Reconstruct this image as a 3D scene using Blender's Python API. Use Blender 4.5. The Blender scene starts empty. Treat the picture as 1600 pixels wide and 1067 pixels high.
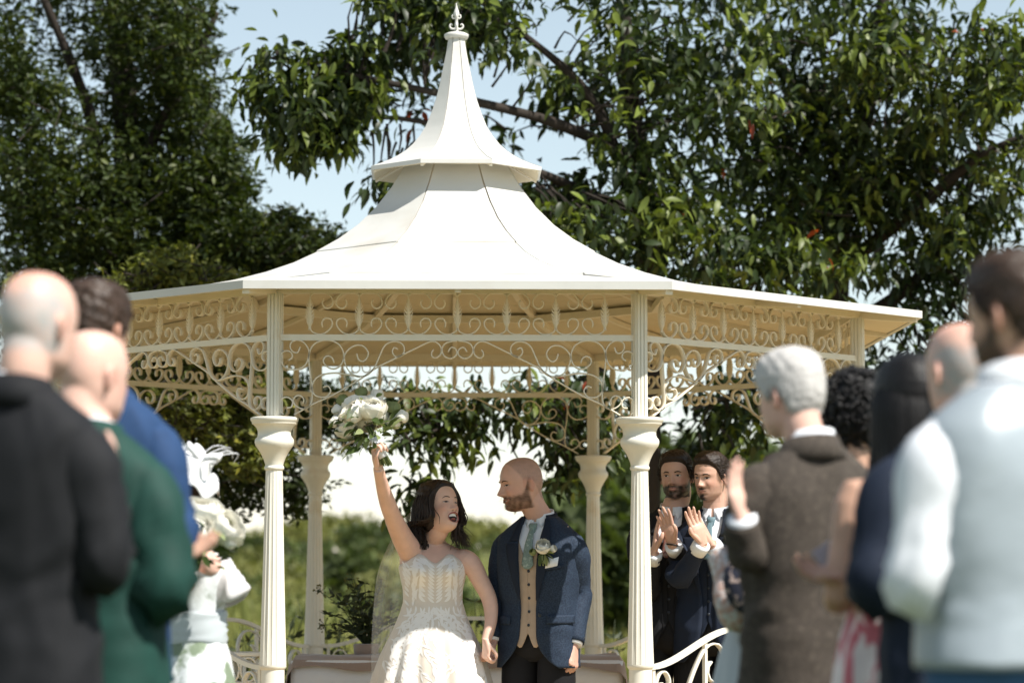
import bpy, math, random
import numpy as np
from mathutils import Vector, Matrix

# ------------------------------------------------------------------ camera
SC = bpy.context.scene
COL = SC.collection
FPX, PITCH, CZ = 4359.9, math.radians(4.8238), 1.28
cd = bpy.data.cameras.new('camera')
cam = bpy.data.objects.new('camera', cd)
COL.objects.link(cam)
cam.location = (0, 0, CZ)
cam.rotation_euler = (math.pi / 2 + PITCH, 0, 0)
cd.sensor_width = 36.0
cd.lens = FPX / 1600 * 36
cd.clip_start, cd.clip_end = 0.1, 6000
cd.dof.use_dof = True
cd.dof.focus_distance = 13.3
cd.dof.aperture_fstop = 2.3
cd.dof.aperture_blades = 0
SC.camera = cam

# ------------------------------------------------------------------ world, sun, exposure
SUN_AZ, SUN_EL = math.radians(128), math.radians(53)     # azimuth from +Y towards +X
w = bpy.data.worlds.new('World'); SC.world = w; w.use_nodes = True
wn = w.node_tree.nodes; wl = w.node_tree.links
sky = wn.new('ShaderNodeTexSky'); sky.sky_type = 'NISHITA'; sky.sun_disc = False
sky.sun_elevation = SUN_EL; sky.sun_rotation = SUN_AZ
sky.air_density = 1.3; sky.dust_density = 0.35; sky.ozone_density = 1.0; sky.altitude = 1500
bg = wn['Background']; bg.inputs['Strength'].default_value = 0.092
hs = wn.new('ShaderNodeHueSaturation'); hs.inputs['Saturation'].default_value = .62; hs.inputs['Hue'].default_value = .485
wl.new(sky.outputs[0], hs.inputs['Color']); wl.new(hs.outputs[0], bg.inputs['Color'])
sd = bpy.data.lights.new('sun', 'SUN'); sd.energy = 5.0; sd.angle = math.radians(0.5); sd.color = (1, .955, .88)
sun = bpy.data.objects.new('sun', sd); COL.objects.link(sun)
SV = Vector((math.sin(SUN_AZ) * math.cos(SUN_EL), math.cos(SUN_AZ) * math.cos(SUN_EL), math.sin(SUN_EL)))
sun.rotation_euler = SV.to_track_quat('Z', 'Y').to_euler()
sun.location = (8, -4, 14)
SC.view_settings.view_transform = 'Standard'; SC.view_settings.look = 'None'
SC.view_settings.exposure = 0.68; SC.view_settings.gamma = 1; SC.view_settings.use_curve_mapping = False
SC.render.engine = 'CYCLES'
SC.cycles.use_denoising = True
SC.cycles.max_bounces = 8; SC.cycles.transparent_max_bounces = 12
SC.cycles.sample_clamp_indirect = 6

rng = np.random.default_rng(11)
random.seed(5)

# ------------------------------------------------------------------ helpers
def P(px, py, Y):
    """world point at depth Y that the 1600 px photograph shows at (px, py)"""
    u = (px - 800) / FPX; v = (533.5 - py) / FPX
    d = np.array([u, math.cos(PITCH) - v * math.sin(PITCH), math.sin(PITCH) + v * math.cos(PITCH)])
    q = d * (Y / d[1]); q[2] += CZ
    return q

def tag(o, label=None, cat=None, group=None, kind=None):
    if label: o['label'] = label
    if cat: o['category'] = cat
    if group: o['group'] = group
    if kind: o['kind'] = kind
    return o

OFF = {}
def empty(name, loc, label=None, cat=None, group=None, rz=0.0):
    o = bpy.data.objects.new(name, None); COL.objects.link(o)
    o.empty_display_size = .1
    o.location = [float(c) for c in loc]; o.rotation_euler = (0, 0, rz)
    OFF[o.name] = np.array([float(c) for c in loc]) if rz == 0 else np.zeros(3)
    return tag(o, label, cat, group)

def to_mesh(name, V, F, m=None, smooth=True, col=None):
    me = bpy.data.meshes.new(name)
    if isinstance(F, np.ndarray):
        n, kk = F.shape
        me.vertices.add(len(V)); me.vertices.foreach_set('co', np.asarray(V, np.float32).ravel())
        me.loops.add(n * kk); me.loops.foreach_set('vertex_index', F.astype(np.int32).ravel())
        me.polygons.add(n)
        me.polygons.foreach_set('loop_start', np.arange(0, n * kk, kk, dtype=np.int32))
        me.polygons.foreach_set('loop_total', np.full(n, kk, np.int32))
        me.update(calc_edges=True)
    else:
        me.from_pydata([tuple(map(float, v)) for v in V], [], [tuple(int(i) for i in f) for f in F])
    if smooth and len(me.polygons):
        me.polygons.foreach_set('use_smooth', np.ones(len(me.polygons), bool))
    if col is not None:
        a = me.color_attributes.new('Col', 'FLOAT_COLOR', 'POINT')
        c = np.ones((len(me.vertices), 4), np.float32); c[:, :3] = col
        a.data.foreach_set('color', c.ravel())
    if m: me.materials.append(m)
    me.update()
    return me

def link(name, me, parent=None):
    o = bpy.data.objects.new(name, me); COL.objects.link(o)
    if parent is not None: o.parent = parent
    return o

def mk(name, V, F, m, parent=None, smooth=True, col=None, angle=None):
    """one mesh object from WORLD coordinates (made relative to the root it belongs to)"""
    V = np.asarray(V, float)
    off = OFF.get(parent.name, np.zeros(3)) if parent is not None else np.zeros(3)
    me = to_mesh(name, V - off, F, m, smooth, col)
    if angle: me.set_sharp_from_angle(angle=math.radians(angle))
    o = link(name, me, parent)
    OFF[o.name] = off
    return o

class MB:
    def __init__(s): s.V = []; s.F = []; s.n = 0; s.C = []
    def add(s, V, F, col=None):
        V = np.asarray(V, float).reshape(-1, 3)
        s.V.append(V); s.F += [tuple(i + s.n for i in f) for f in F]; s.n += len(V)
        s.C.append(np.tile(np.asarray(col if col is not None else (1, 1, 1), float), (len(V), 1)) if np.ndim(col) < 2 else np.asarray(col))
        return s
    def box(s, a, b, M=None):
        x0, y0, z0 = a; x1, y1, z1 = b
        V = np.array([(x0,y0,z0),(x1,y0,z0),(x1,y1,z0),(x0,y1,z0),(x0,y0,z1),(x1,y0,z1),(x1,y1,z1),(x0,y1,z1)], float)
        if M is not None: V = xf(M, V)
        return s.add(V, [(0,3,2,1),(4,5,6,7),(0,1,5,4),(1,2,6,5),(2,3,7,6),(3,0,4,7)])
    def verts(s): return np.concatenate(s.V)
    def build(s, name, m, parent=None, smooth=True, col=False, angle=None):
        return mk(name, s.verts(), s.F, m, parent, smooth, np.concatenate(s.C) if col else None, angle)
    def mesh(s, name, m, smooth=True, angle=None):
        me = to_mesh(name, s.verts(), s.F, m, smooth)
        if angle: me.set_sharp_from_angle(angle=math.radians(angle))
        return me

def xf(M, V):
    M = np.asarray(M); return np.asarray(V) @ M[:3, :3].T + M[:3, 3]
def Rz(a):
    c, s = math.cos(a), math.sin(a); return np.array([[c,-s,0,0],[s,c,0,0],[0,0,1,0],[0,0,0,1.]])
def Rx(a):
    c, s = math.cos(a), math.sin(a); return np.array([[1,0,0,0],[0,c,-s,0],[0,s,c,0],[0,0,0,1.]])
def Ry(a):
    c, s = math.cos(a), math.sin(a); return np.array([[c,0,s,0],[0,1,0,0],[-s,0,c,0],[0,0,0,1.]])
def T(x, y, z):
    M = np.eye(4); M[:3, 3] = (x, y, z); return M
def S(x, y=None, z=None):
    return np.diag([x, x if y is None else y, x if z is None else z, 1.])
def nrm(v):
    v = np.asarray(v, float); return v / (np.linalg.norm(v) + 1e-12)
def sstep(a, b, x):
    t = np.clip((np.asarray(x, float) - a) / (b - a), 0, 1); return t * t * (3 - 2 * t)
def interp(tab, x):
    tab = np.asarray(tab, float); return np.array([np.interp(x, tab[:, 0], tab[:, j]) for j in range(1, tab.shape[1])])
def spline(pts, n):
    """Catmull-Rom through pts, n points in all, even in arc length"""
    p = np.asarray(pts, float); q = np.vstack([2*p[0]-p[1], p, 2*p[-1]-p[-2]])
    out = []
    for i in range(1, len(q) - 2):
        t = np.linspace(0, 1, 13)[:-1, None]
        a, b, c, d = q[i-1], q[i], q[i+1], q[i+2]
        out.append(.5 * (2*b + (c-a)*t + (2*a-5*b+4*c-d)*t*t + (3*b-a-3*c+d)*t**3))
    o = np.vstack(out + [p[-1:]])
    s = np.r_[0, np.cumsum(np.linalg.norm(np.diff(o, axis=0), axis=1))]
    u = np.linspace(0, s[-1], n)
    return np.stack([np.interp(u, s, o[:, j]) for j in range(o.shape[1])], 1)
def grid_faces(nr, nc, wrap=False):
    F = []
    for i in range(nr - 1):
        for j in range(nc if wrap else nc - 1):
            k = (j + 1) % nc
            F.append((i*nc+j, i*nc+k, (i+1)*nc+k, (i+1)*nc+j))
    return F
def loft(rings, cap=True):
    """rings: (m, n, 3) closed rings"""
    R = np.asarray(rings, float); m, n = R.shape[:2]
    V = R.reshape(-1, 3); F = grid_faces(m, n, True)
    if cap:
        V = np.vstack([V, R[0].mean(0), R[-1].mean(0)])
        F += [(i, m*n, (i+1) % n) for i in range(n)][::1]
        F += [((m-1)*n + (i+1) % n, m*n+1, (m-1)*n + i) for i in range(n)]
    return V, F
def frames(path, up=(0, 0, 1)):
    p = np.asarray(path, float); t = np.gradient(p, axis=0); t /= np.linalg.norm(t, axis=1)[:, None] + 1e-12
    u = np.asarray(up, float); 
    if abs(np.dot(nrm(u), t[0])) > .95: u = np.array([0, 1., 0]) if abs(t[0][1]) < .9 else np.array([1., 0, 0])
    A = []; B = []
    a = nrm(u - t[0] * np.dot(u, t[0]))
    for i in range(len(p)):
        a = nrm(a - t[i] * np.dot(a, t[i])); A.append(a); B.append(np.cross(t[i], a))
    return t, np.array(A), np.array(B)
def tube(path, rad, n=10, flat=1.0, up=(0, 0, 1), cap=True):
    p = np.asarray(path, float); r = np.broadcast_to(np.asarray(rad, float), (len(p),)) if np.ndim(rad) < 2 else rad
    t, A, B = frames(p, up)
    an = np.linspace(0, 2*np.pi, n, endpoint=False)
    rings = p[:, None] + r[:, None, None] * (np.cos(an)[None, :, None] * A[:, None] + flat * np.sin(an)[None, :, None] * B[:, None])
    return loft(rings, cap)
def lathe(prof, n=32, M=None, flute=None):
    prof = np.asarray(prof, float); an = np.linspace(0, 2*np.pi, n, endpoint=False)
    rings = np.stack([np.stack([r*np.cos(an), r*np.sin(an), np.full(n, z)], 1) for r, z in prof])
    V, F = loft(rings)
    if M is not None: V = xf(M, V)
    return V, F
def ellipsoid(c, r, M=None, nu=16, nv=10):
    th = np.linspace(0, np.pi, nv)[1:-1]
    pr = [(math.sin(t), -math.cos(t)) for t in th]
    pr = [(.02, -1)] + pr + [(.02, 1)]
    V, F = lathe(pr, nu); V = V * np.asarray(r)
    if M is not None: V = xf(M, V)
    return V + np.asarray(c), F
def vnoise(V, scale, seed=0, octv=2):
    """cheap smooth pseudo noise in [-1,1]"""
    r = np.random.default_rng(seed); out = np.zeros(len(V)); amp = 1; tot = 0
    for o in range(octv):
        for k in range(5):
            d = r.normal(size=3) * scale * (2 ** o); ph = r.uniform(0, 6.28)
            out += amp * np.sin(V @ d + ph)
        tot += amp * 2.2; amp *= .55
    return np.clip(out / tot, -1.3, 1.3)

# ------------------------------------------------------------------ materials
def mat(name, color, rough=.6, var=.08, scale=6., bump=0., bscale=60., metal=0., spec=.35, sheen=0., attr=False,
        coat=0., trans=None, second=None, second_scale=3., second_range=(.5, .7), sss=0., alpha=None, stretch=None):
    m = bpy.data.materials.new(name); m.use_nodes = True
    nt = m.node_tree; N = nt.nodes; L = nt.links
    b = N['Principled BSDF']; out = N['Material Output']
    tc = N.new('ShaderNodeTexCoord'); vec = tc.outputs['Object']
    if stretch:
        mp = N.new('ShaderNodeMapping'); mp.inputs['Scale'].default_value = stretch; L.new(vec, mp.inputs['Vector']); vec = mp.outputs[0]
    no = N.new('ShaderNodeTexNoise'); no.inputs['Scale'].default_value = scale; no.inputs['Detail'].default_value = 4; L.new(vec, no.inputs['Vector'])
    mr = N.new('ShaderNodeMapRange'); mr.inputs['To Min'].default_value = 1 - var; mr.inputs['To Max'].default_value = 1 + var
    mr.inputs['From Min'].default_value = .25; mr.inputs['From Max'].default_value = .75
    L.new(no.outputs['Fac'], mr.inputs['Value'])
    if attr:
        at = N.new('ShaderNodeAttribute'); at.attribute_name = 'Col'; c = at.outputs['Color']
        if tuple(color) != (1, 1, 1):
            mu = N.new('ShaderNodeMix'); mu.data_type = 'RGBA'; mu.blend_type = 'MULTIPLY'; mu.inputs['Factor'].default_value = 1
            L.new(c, mu.inputs['A']); mu.inputs['B'].default_value = (*color, 1); c = mu.outputs['Result']
    else:
        rg = N.new('ShaderNodeRGB'); rg.outputs[0].default_value = (*color, 1); c = rg.outputs[0]
    if second is not None:
        n2 = N.new('ShaderNodeTexNoise'); n2.inputs['Scale'].default_value = second_scale; n2.inputs['Detail'].default_value = 6; L.new(vec, n2.inputs['Vector'])
        r2 = N.new('ShaderNodeMapRange'); r2.inputs['From Min'].default_value, r2.inputs['From Max'].default_value = second_range; L.new(n2.outputs['Fac'], r2.inputs['Value'])
        mx = N.new('ShaderNodeMix'); mx.data_type = 'RGBA'; L.new(r2.outputs[0], mx.inputs['Factor']); L.new(c, mx.inputs['A']); mx.inputs['B'].default_value = (*second, 1); c = mx.outputs['Result']
    sc_ = N.new('ShaderNodeVectorMath'); sc_.operation = 'SCALE'; L.new(c, sc_.inputs[0]); L.new(mr.outputs[0], sc_.inputs['Scale'])
    L.new(sc_.outputs[0], b.inputs['Base Color'])
    b.inputs['Roughness'].default_value = rough; b.inputs['Metallic'].default_value = metal
    b.inputs['Specular IOR Level'].default_value = spec; b.inputs['Sheen Weight'].default_value = sheen; b.inputs['Coat Weight'].default_value = coat
    if sss: 
        b.inputs['Subsurface Weight'].default_value = sss; b.inputs['Subsurface Radius'].default_value = (.012, .005, .003); b.inputs['Subsurface Scale'].default_value = .6
    if bump:
        bn = N.new('ShaderNodeTexNoise'); bn.inputs['Scale'].default_value = bscale; bn.inputs['Detail'].default_value = 3; L.new(vec, bn.inputs['Vector'])
        bp = N.new('ShaderNodeBump'); bp.inputs['Strength'].default_value = bump; bp.inputs['Distance'].default_value = .01
        L.new(bn.outputs['Fac'], bp.inputs['Height']); L.new(bp.outputs[0], b.inputs['Normal'])
    if trans:
        tr = N.new('ShaderNodeBsdfTranslucent'); ms = N.new('ShaderNodeMixShader'); ms.inputs[0].default_value = trans[0]
        tm = N.new('ShaderNodeMix'); tm.data_type = 'RGBA'; tm.blend_type = 'MULTIPLY'; tm.inputs['Factor'].default_value = 1
        L.new(sc_.outputs[0], tm.inputs['A']); tm.inputs['B'].default_value = (*trans[1], 1); L.new(tm.outputs['Result'], tr.inputs['Color'])
        L.new(b.outputs[0], ms.inputs[1]); L.new(tr.outputs[0], ms.inputs[2]); L.new(ms.outputs[0], out.inputs['Surface'])
    if alpha is not None: b.inputs['Alpha'].default_value = alpha
    return m
# ------------------------------------------------------------------ the ground
M_ground = mat('dry_meadow', (.20, .20, .065), .95, .35, .35, .6, 3, second=(.10, .12, .035), second_scale=.12, second_range=(.48, .68))
M_stone = mat('sandstone', (.44, .31, .15), .9, .18, 2.0, .25, 30, second=(.30, .22, .11), second_scale=1.2)
M_cream = mat('cream_paint', (.72, .69, .605), .42, .05, 5, .06, 40, second=(.56, .45, .29), second_scale=5, second_range=(.58, .80))
M_iron = mat('cream_iron_bounce_tint', (.75, .68, .55), .45, .06, 5, .06, 40, second=(.60, .44, .26), second_scale=2.2, second_range=(.66, .82))  # cream paint, with the warm light bounced from below tinted in
M_roof = mat('white_roof_paint', (.57, .56, .525), .5, .07, 2.2, .08, 18, second=(.46, .42, .355), second_scale=2.4, second_range=(.50, .78))
M_ceil = mat('cream_ceiling_bounce_tint', (.66, .57, .41), .6, .07, 3, .05, 30, second=(.55, .42, .24), second_scale=1.6, second_range=(.62, .8))  # under-roof glow of warm ground bounce is mixed into this cream

M_lawn = mat('mown_lawn', (.045, .065, .018), .9, .3, 3, .5, 60, second=(.07, .085, .025), second_scale=.8)
def ground_z(x, y):
    x, y = np.asarray(x, float), np.asarray(y, float)
    z = .22 * (1 - sstep(8.6, 11.2, y)) + 2.3 * sstep(40, 125, y)
    z = z + sstep(30, 60, y) * .25 * np.sin(x * .11 + 1.3) * np.sin(y * .07)
    return z
gy = np.r_[-40, -20, -8, 0, 4, 8, 8.6, 9.2, 9.9, 10.5, 11.2, 12, 16, 20, 26, 32, np.arange(38, 130, 4), 150, 200, 320, 600, 1200, 2500, 5000]
gx = np.r_[-3000, -900, -300, -120, np.arange(-60, 61, 6), 120, 300, 900, 3000]
GX, GY = np.meshgrid(gx, gy)
GV = np.stack([GX.ravel(), GY.ravel(), ground_z(GX.ravel(), GY.ravel())], 1)
tag(mk('ground', GV, grid_faces(len(gy), len(gx)), M_ground), kind='structure')
ly = np.r_[-20, -8, 0, 4, 8, 8.6, 9.2, 9.9, 10.5, 11.2, 12, 16, 20, 24]; lx = np.linspace(-14, 14, 8)
LX, LY_ = np.meshgrid(lx, ly)
tag(mk('lawn', np.stack([LX.ravel(), LY_.ravel(), ground_z(LX.ravel(), LY_.ravel()) + .003], 1), grid_faces(len(ly), len(lx)), M_lawn), kind='structure')
# unseen paving round the gazebo, added to bounce warm light under the roof
ty = np.r_[11.2, 12, 14, 16, 18, 19.5]; tx = np.linspace(-6, 6, 7)
TX, TY = np.meshgrid(tx, ty)
tag(mk('bounce_terrace', np.stack([TX.ravel(), TY.ravel(), ground_z(TX.ravel(), TY.ravel()) + .009], 1), grid_faces(len(ty), len(tx)), M_stone), kind='structure')

# ------------------------------------------------------------------ the gazebo
GK, DC, GX0, GYAW = .95, 14.8541, -.2997, .0238
RP, RE = 2.1945, 2.525
gz = empty('gazebo', (GX0, DC, 0), 'white eight-sided wrought iron gazebo with two-tier pagoda roof over the couple', 'gazebo', rz=GYAW)
Mg = T(GX0, DC, 0) @ Rz(GYAW)
def cang(k): return -math.pi/2 + (k - .5) * math.pi/4
def corner(k, r, z): return np.array([r*math.cos(cang(k)), r*math.sin(cang(k)), z])
# local helper: everything of the gazebo is built in its own frame
def side_frame(k, r=RP):
    """frame of side k: origin at its left corner, x along the side, -y outwards"""
    a, b = corner(k, r, 0), corner(k + 1, r, 0)
    x = nrm(b - a); y = np.cross((0, 0, 1), x)
    M = np.eye(4); M[:3, 0] = x; M[:3, 1] = y; M[:3, 2] = (0, 0, 1); M[:3, 3] = a
    return M, np.linalg.norm(b - a)
def place(name, me, parent, M):
    o = link(name, me, parent); o.matrix_local = Matrix(np.asarray(M).tolist()); return o

# floor
V, F = lathe([(2.46, 0), (2.46, .1), (2.44, .105)], 8, Rz(math.pi/8)); mk('base', V, F, M_stone, gz, False)

def roof_rows(prof, rows, name, m, parent, drop=.012, gap=.0045, sub=3, lip=.0):
    prof = np.asarray(prof, float)
    for ri, (a, b) in enumerate(rows):
        pr = prof[a:b+1]
        rr = np.interp(np.linspace(0, len(pr)-1, (len(pr)-1)*sub+1), range(len(pr)), pr[:, 0])
        zz = np.interp(np.linspace(0, len(pr)-1, (len(pr)-1)*sub+1), range(len(pr)), pr[:, 1])
        V = []; n = len(rr); wcols = 7
        for r, z in zip(rr, zz):
            p, q = corner(0, r, z), corner(1, r, z); L = np.linalg.norm(q-p); g = min(gap, L*.1)
            for j in range(wcols):
                t = g/L + (1-2*g/L) * j/(wcols-1)
                V.append(p + (q-p)*t)
        V = np.array(V); V[:, 2] += .0035*vnoise(V, 3.0, len(pr)) - lip*ri
        top = V.copy(); bot = V.copy(); bot[:, 2] -= drop
        F = grid_faces(n, wcols)
        nf = len(V)
        F2 = F + [tuple(nf+i for i in reversed(f)) for f in F]
        for i in range(n-1):
            for j in (0, wcols-1): F2.append((i*wcols+j, (i+1)*wcols+j, nf+(i+1)*wcols+j, nf+i*wcols+j))
        for j in range(wcols-1):
            for i in (0, n-1): F2.append((i*wcols+j, nf+i*wcols+j, nf+i*wcols+j+1, i*wcols+j+1))
        me = to_mesh(name, np.vstack([top, bot]), F2, m, True); me.set_sharp_from_angle(angle=math.radians(35))
        for k in range(8):
            place(name, me, parent, Rz(k*math.pi/4))

low = [(.27,3.51),(.31,3.445),(.372,3.345),(.46,3.232),(.56,3.135),(.67,3.055),(.79,2.985),(.92,2.922),(1.07,2.866),(1.24,2.816),(1.42,2.776),(1.6,2.745),(1.8,2.715),(2.0,2.688),(2.26,2.652),(2.525,2.614)]
lowf = []
for i, (r, z) in enumerate(low): lowf.append((r, z))
up = [(.046,4.177),(.06,4.09),(.082,3.986),(.10,3.905),(.119,3.834),(.147,3.755),(.18,3.68),(.214,3.629),(.252,3.585),(.29,3.55),(.335,3.52),(.38,3.495),(.43,3.473),(.487,3.452)]
roof_rows(low, [(0, 6), (6, 11), (11, 15)], 'roof_panel', M_roof, gz, lip=.005)
roof_rows(up, [(0, 13)], 'spire_panel', M_roof, gz, .008, .002)
# ceiling under the lower roof, in two rings of boards per side
ce = [(r, z-.035) for r, z in low]; ce[-1] = (2.5, 2.586)
roof_rows(ce, [(2, 8), (8, 12), (12, 15)], 'ceiling_panel', M_ceil, gz, .006, .0035, 2)
ce2 = [(.26,3.535),(.335,3.50),(.43,3.452),(.475,3.432)]
roof_rows(ce2, [(0, 3)], 'spire_ceiling_panel', M_ceil, gz, .004, .002, 2)
def ring_beam(r0, r1, z0, z1, name, m, parent):
    L = 2*r1*math.sin(math.pi/8)
    V = []
    for r in (r0, r1):
        for z in (z0, z1):
            for k in (0, 1): V.append(corner(k, r - .0, z))
    # order: r0z0k0 r0z0k1 r0z1k0 r0z1k1 r1z0k0 r1z0k1 r1z1k0 r1z1k1
    F = [(0,1,3,2), (4,6,7,5), (0,4,5,1), (2,3,7,6), (0,2,6,4), (1,5,7,3)]
    me = to_mesh(name, V, F, m, False)
    for k in range(8): place(name, me, parent, Rz(k*math.pi/4))
ring_beam(2.503, 2.529, 2.574, 2.611, 'fascia', M_roof, gz)
ring_beam(.472, .489, 3.428, 3.449, 'spire_fascia', M_roof, gz)
ring_beam(RP-.03, RP+.03, 2.583, 2.628, 'ring_beam', M_iron, gz)
ring_beam(1.17, 1.23, 2.735, 2.775, 'purlin', M_iron, gz)
# hip rafters under ceiling + spire rafters
for k in range(8):
    def bar(pts, wd, ht, name):
        pts = np.asarray(pts, float); d = nrm(pts[-1]-pts[0]); s = nrm(np.cross(d, (0,0,1))) * wd/2
        rings = [[p-s, p+s, p+s-np.array([0,0,ht]), p-s-np.array([0,0,ht])] for p in pts]
        V, F = loft(np.array(rings)); return mk(name, V, F, M_iron, gz, False)
    prof = [(r, z-.045) for r, z in low[3:15]] + [(2.5, 2.585)]
    bar([corner(k, r, z) for r, z in prof], .035, .032, 'rafter')
    bar([corner(k, .27, 3.525), corner(k, .47, 3.428)], .016, .014, 'spire_rafter')
    # intermediate rafter in the middle of the side
    h = math.cos(math.pi/8)
    mid = lambda r, z: np.array([r*h*math.cos(cang(k)+math.pi/8), r*h*math.sin(cang(k)+math.pi/8), z])
    bar([mid(r, z) for r, z in prof[4:]], .028, .024, 'rafter')
V, F = lathe([(.06, 4.168), (.066, 4.18), (.066, 4.192), (.05, 4.2)], 24); mk('spire_cap', V, F, M_roof, gz)
# fleur-de-lis finial
fin = MB()
V, F = lathe([(.020,4.198),(.012,4.21),(.008,4.225),(.010,4.25),(.007,4.27),(.011,4.29),(.017,4.305),(.013,4.32),(.007,4.335),(.003,4.352),(.0008,4.366)], 12); fin.add(V, F)
for s in (-1, 1):
    for ang in (0, math.pi/2):
        c = spline([(0,0,4.226),(.014*s,0,4.222),(.030*s,0,4.226),(.036*s,0,4.24),(.028*s,0,4.25),(.022*s,0,4.243)], 14)
        V, F = tube(c, np.linspace(.0075, .004, 14), 8); fin.add(xf(Rz(ang), V), F)
        c = spline([(.004*s,0,4.285),(.014*s,0,4.28),(.023*s,0,4.288),(.02*s,0,4.3),(.013*s,0,4.296)], 12)
        V, F = tube(c, np.linspace(.006, .003, 12), 8); fin.add(xf(Rz(ang), V), F)
fin.build('finial', M_roof, gz)

# columns: pedestal, ring, fluted shaft, capital, and the reeded post above
def fluted(r0, r1, z0, z1, nf=16, per=8, rows=8):
    rings = []
    n = nf*per
    an = np.linspace(0, 2*np.pi, n, endpoint=False)
    g = np.abs(np.sin(an*nf/2))**.55
    for t in np.linspace(0, 1, rows):
        r = r0 + (r1-r0)*(t**.85)
        rr = r*(1 - .085*(1-.0)*(g) * (1 if .0 < t < 1 else .0))
        rings.append(np.stack([rr*np.cos(an), rr*np.sin(an), np.full(n, z0+(z1-z0)*t)], 1))
    return loft(np.array(rings))
shV, shF = fluted(.0615, .0385, .882, 1.772)
me_sh = to_mesh('shaft', shV, shF, M_cream, True); me_sh.set_sharp_from_angle(angle=math.radians(50))
V, F = lathe([(.040,1.768),(.044,1.772),(.046,1.779),(.044,1.786),(.041,1.789),(.043,1.80),(.050,1.82),(.062,1.845),(.077,1.868),(.087,1.882),(.090,1.893),(.090,1.905),(.086,1.914),(.079,1.921),(.076,1.932),(.077,1.947),(.083,1.962),(.094,1.974),(.103,1.980),(.105,1.990),(.109,1.994),(.111,2.004),(.109,2.009),(.098,2.012)], 40)
me_cap = to_mesh('capital', V, F, M_cream, True); me_cap.set_sharp_from_angle(angle=math.radians(40))
V, F = lathe([(.11,.10),(.11,.14),(.095,.15),(.09,.17),(.068,.19),(.0545,.22),(.0535,.86),(.058,.866),(.062,.872),(.062,.880),(.058,.884)], 32)
me_ped = to_mesh('pedestal', V, F, M_cream, True); me_ped.set_sharp_from_angle(angle=math.radians(35))
pb = MB(); hw = .026
pb.box((-hw, -hw, 2.008), (hw, hw, 2.59))
for a in range(4):
    for d in (-.0175, 0, .0175): pb.box((d-.0055, -hw-.005, 2.008), (d+.0055, -hw+.001, 2.59), Rz(a*math.pi/2))
me_post = pb.mesh('upper_post', M_cream, False)
for k in range(8):
    M = T(*corner(k, RP, 0)) @ Rz(cang(k) + math.pi/2)
    M[:3, :3] = Rz(cang(k)+math.pi/2)[:3, :3]
    c = link('column', me_sh, gz); c.matrix_local = Matrix(M.tolist())
    for nme, me in (('capital', me_cap), ('pedestal', me_ped), ('upper_post', me_post)): link(nme, me, c)

# iron scrollwork, drawn in panel coordinates (u along the side, v up)
CS, CX0, CY0 = 1344., 275., 383.
def c2p(pts): p = np.asarray(pts, float); return np.stack([(p[:,0]-CX0)/CS, (CY0-p[:,1])/CS + 2.378], 1)
def ribbon(pts, n, th=.0062, dep=.022):
    c = spline(pts, n); t = np.gradient(c, axis=0); t /= np.linalg.norm(t, axis=1)[:, None]+1e-9
    nn = np.stack([-t[:,1], t[:,0]], 1)*th/2
    rings = []
    for p, q in zip(c, nn):
        rings.append([(p[0]+q[0], -dep/2, p[1]+q[1]), (p[0]+q[0], dep/2, p[1]+q[1]), (p[0]-q[0], dep/2, p[1]-q[1]), (p[0]-q[0], -dep/2, p[1]-q[1])])
    return loft(np.array(rings))
def mirror(pts, xm): p = np.asarray(pts, float).copy(); p[:,0] = 2*xm - p[:,0]; return p
SIDE_L = 2*RP*math.sin(math.pi/8)
XM = CX0 + SIDE_L/2*CS
sc_meshes = []   # (name, mesh) in side frame
leafx = XM + (np.arange(7)-3)*305
for i in range(6):
    x0 = leafx[i]
    tl = [(0,-258),(18,-276),(55,-288),(92,-282),(124,-262),(142,-230),(136,-198),(108,-182),(84,-195),(76,-222),(88,-236)]
    bl = [(0,-58),(18,-35),(60,-21),(104,-35),(136,-72),(138,-103),(116,-121),(88,-117),(74,-92),(80,-66)]
    for cpts in (tl, bl):
        a = np.array(cpts, float) + (x0, CY0)
        for q in (a, mirror(a, x0+152.5)):
            V, F = ribbon(c2p(q), 26); sc_meshes.append(('scroll', to_mesh('scroll', V, F, M_iron, True)))
# ear-of-wheat leaf ornament
lo = MB()
def chevron(cx, z, wdt, ht, s):
    pts = np.array([(0, z), (s*wdt*.55, z+ht*.35), (s*wdt, z+ht), (s*wdt*.8, z+ht*.25), (s*wdt*.35, z-ht*.35), (0, z-ht*.5)])
    a = [(x, -.007, y) for x, y in pts]; b = [(x, .007, y) for x, y in pts]; n = len(a)
    lo.add(a+b, [tuple(range(n)), tuple(reversed(range(n, 2*n)))] + [(i, (i+1) % n, n+(i+1) % n, n+i) for i in range(n)])
for j, (z, wd) in enumerate([(.066,.017),(.083,.021),(.100,.022),(.117,.021),(.133,.017),(.148,.013)]):
    for s in (-1, 1): chevron(0, z, wd, .020, s)
V, F = tube([(0,0,.036),(0,0,.05),(0,0,.066),(0,0,.12),(0,0,.17),(0,0,.193)], [.009,.006,.012,.009,.007,.001], 8); lo.add(V, F)
me_orn = lo.mesh('leaf_ornament', M_iron, False)
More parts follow.
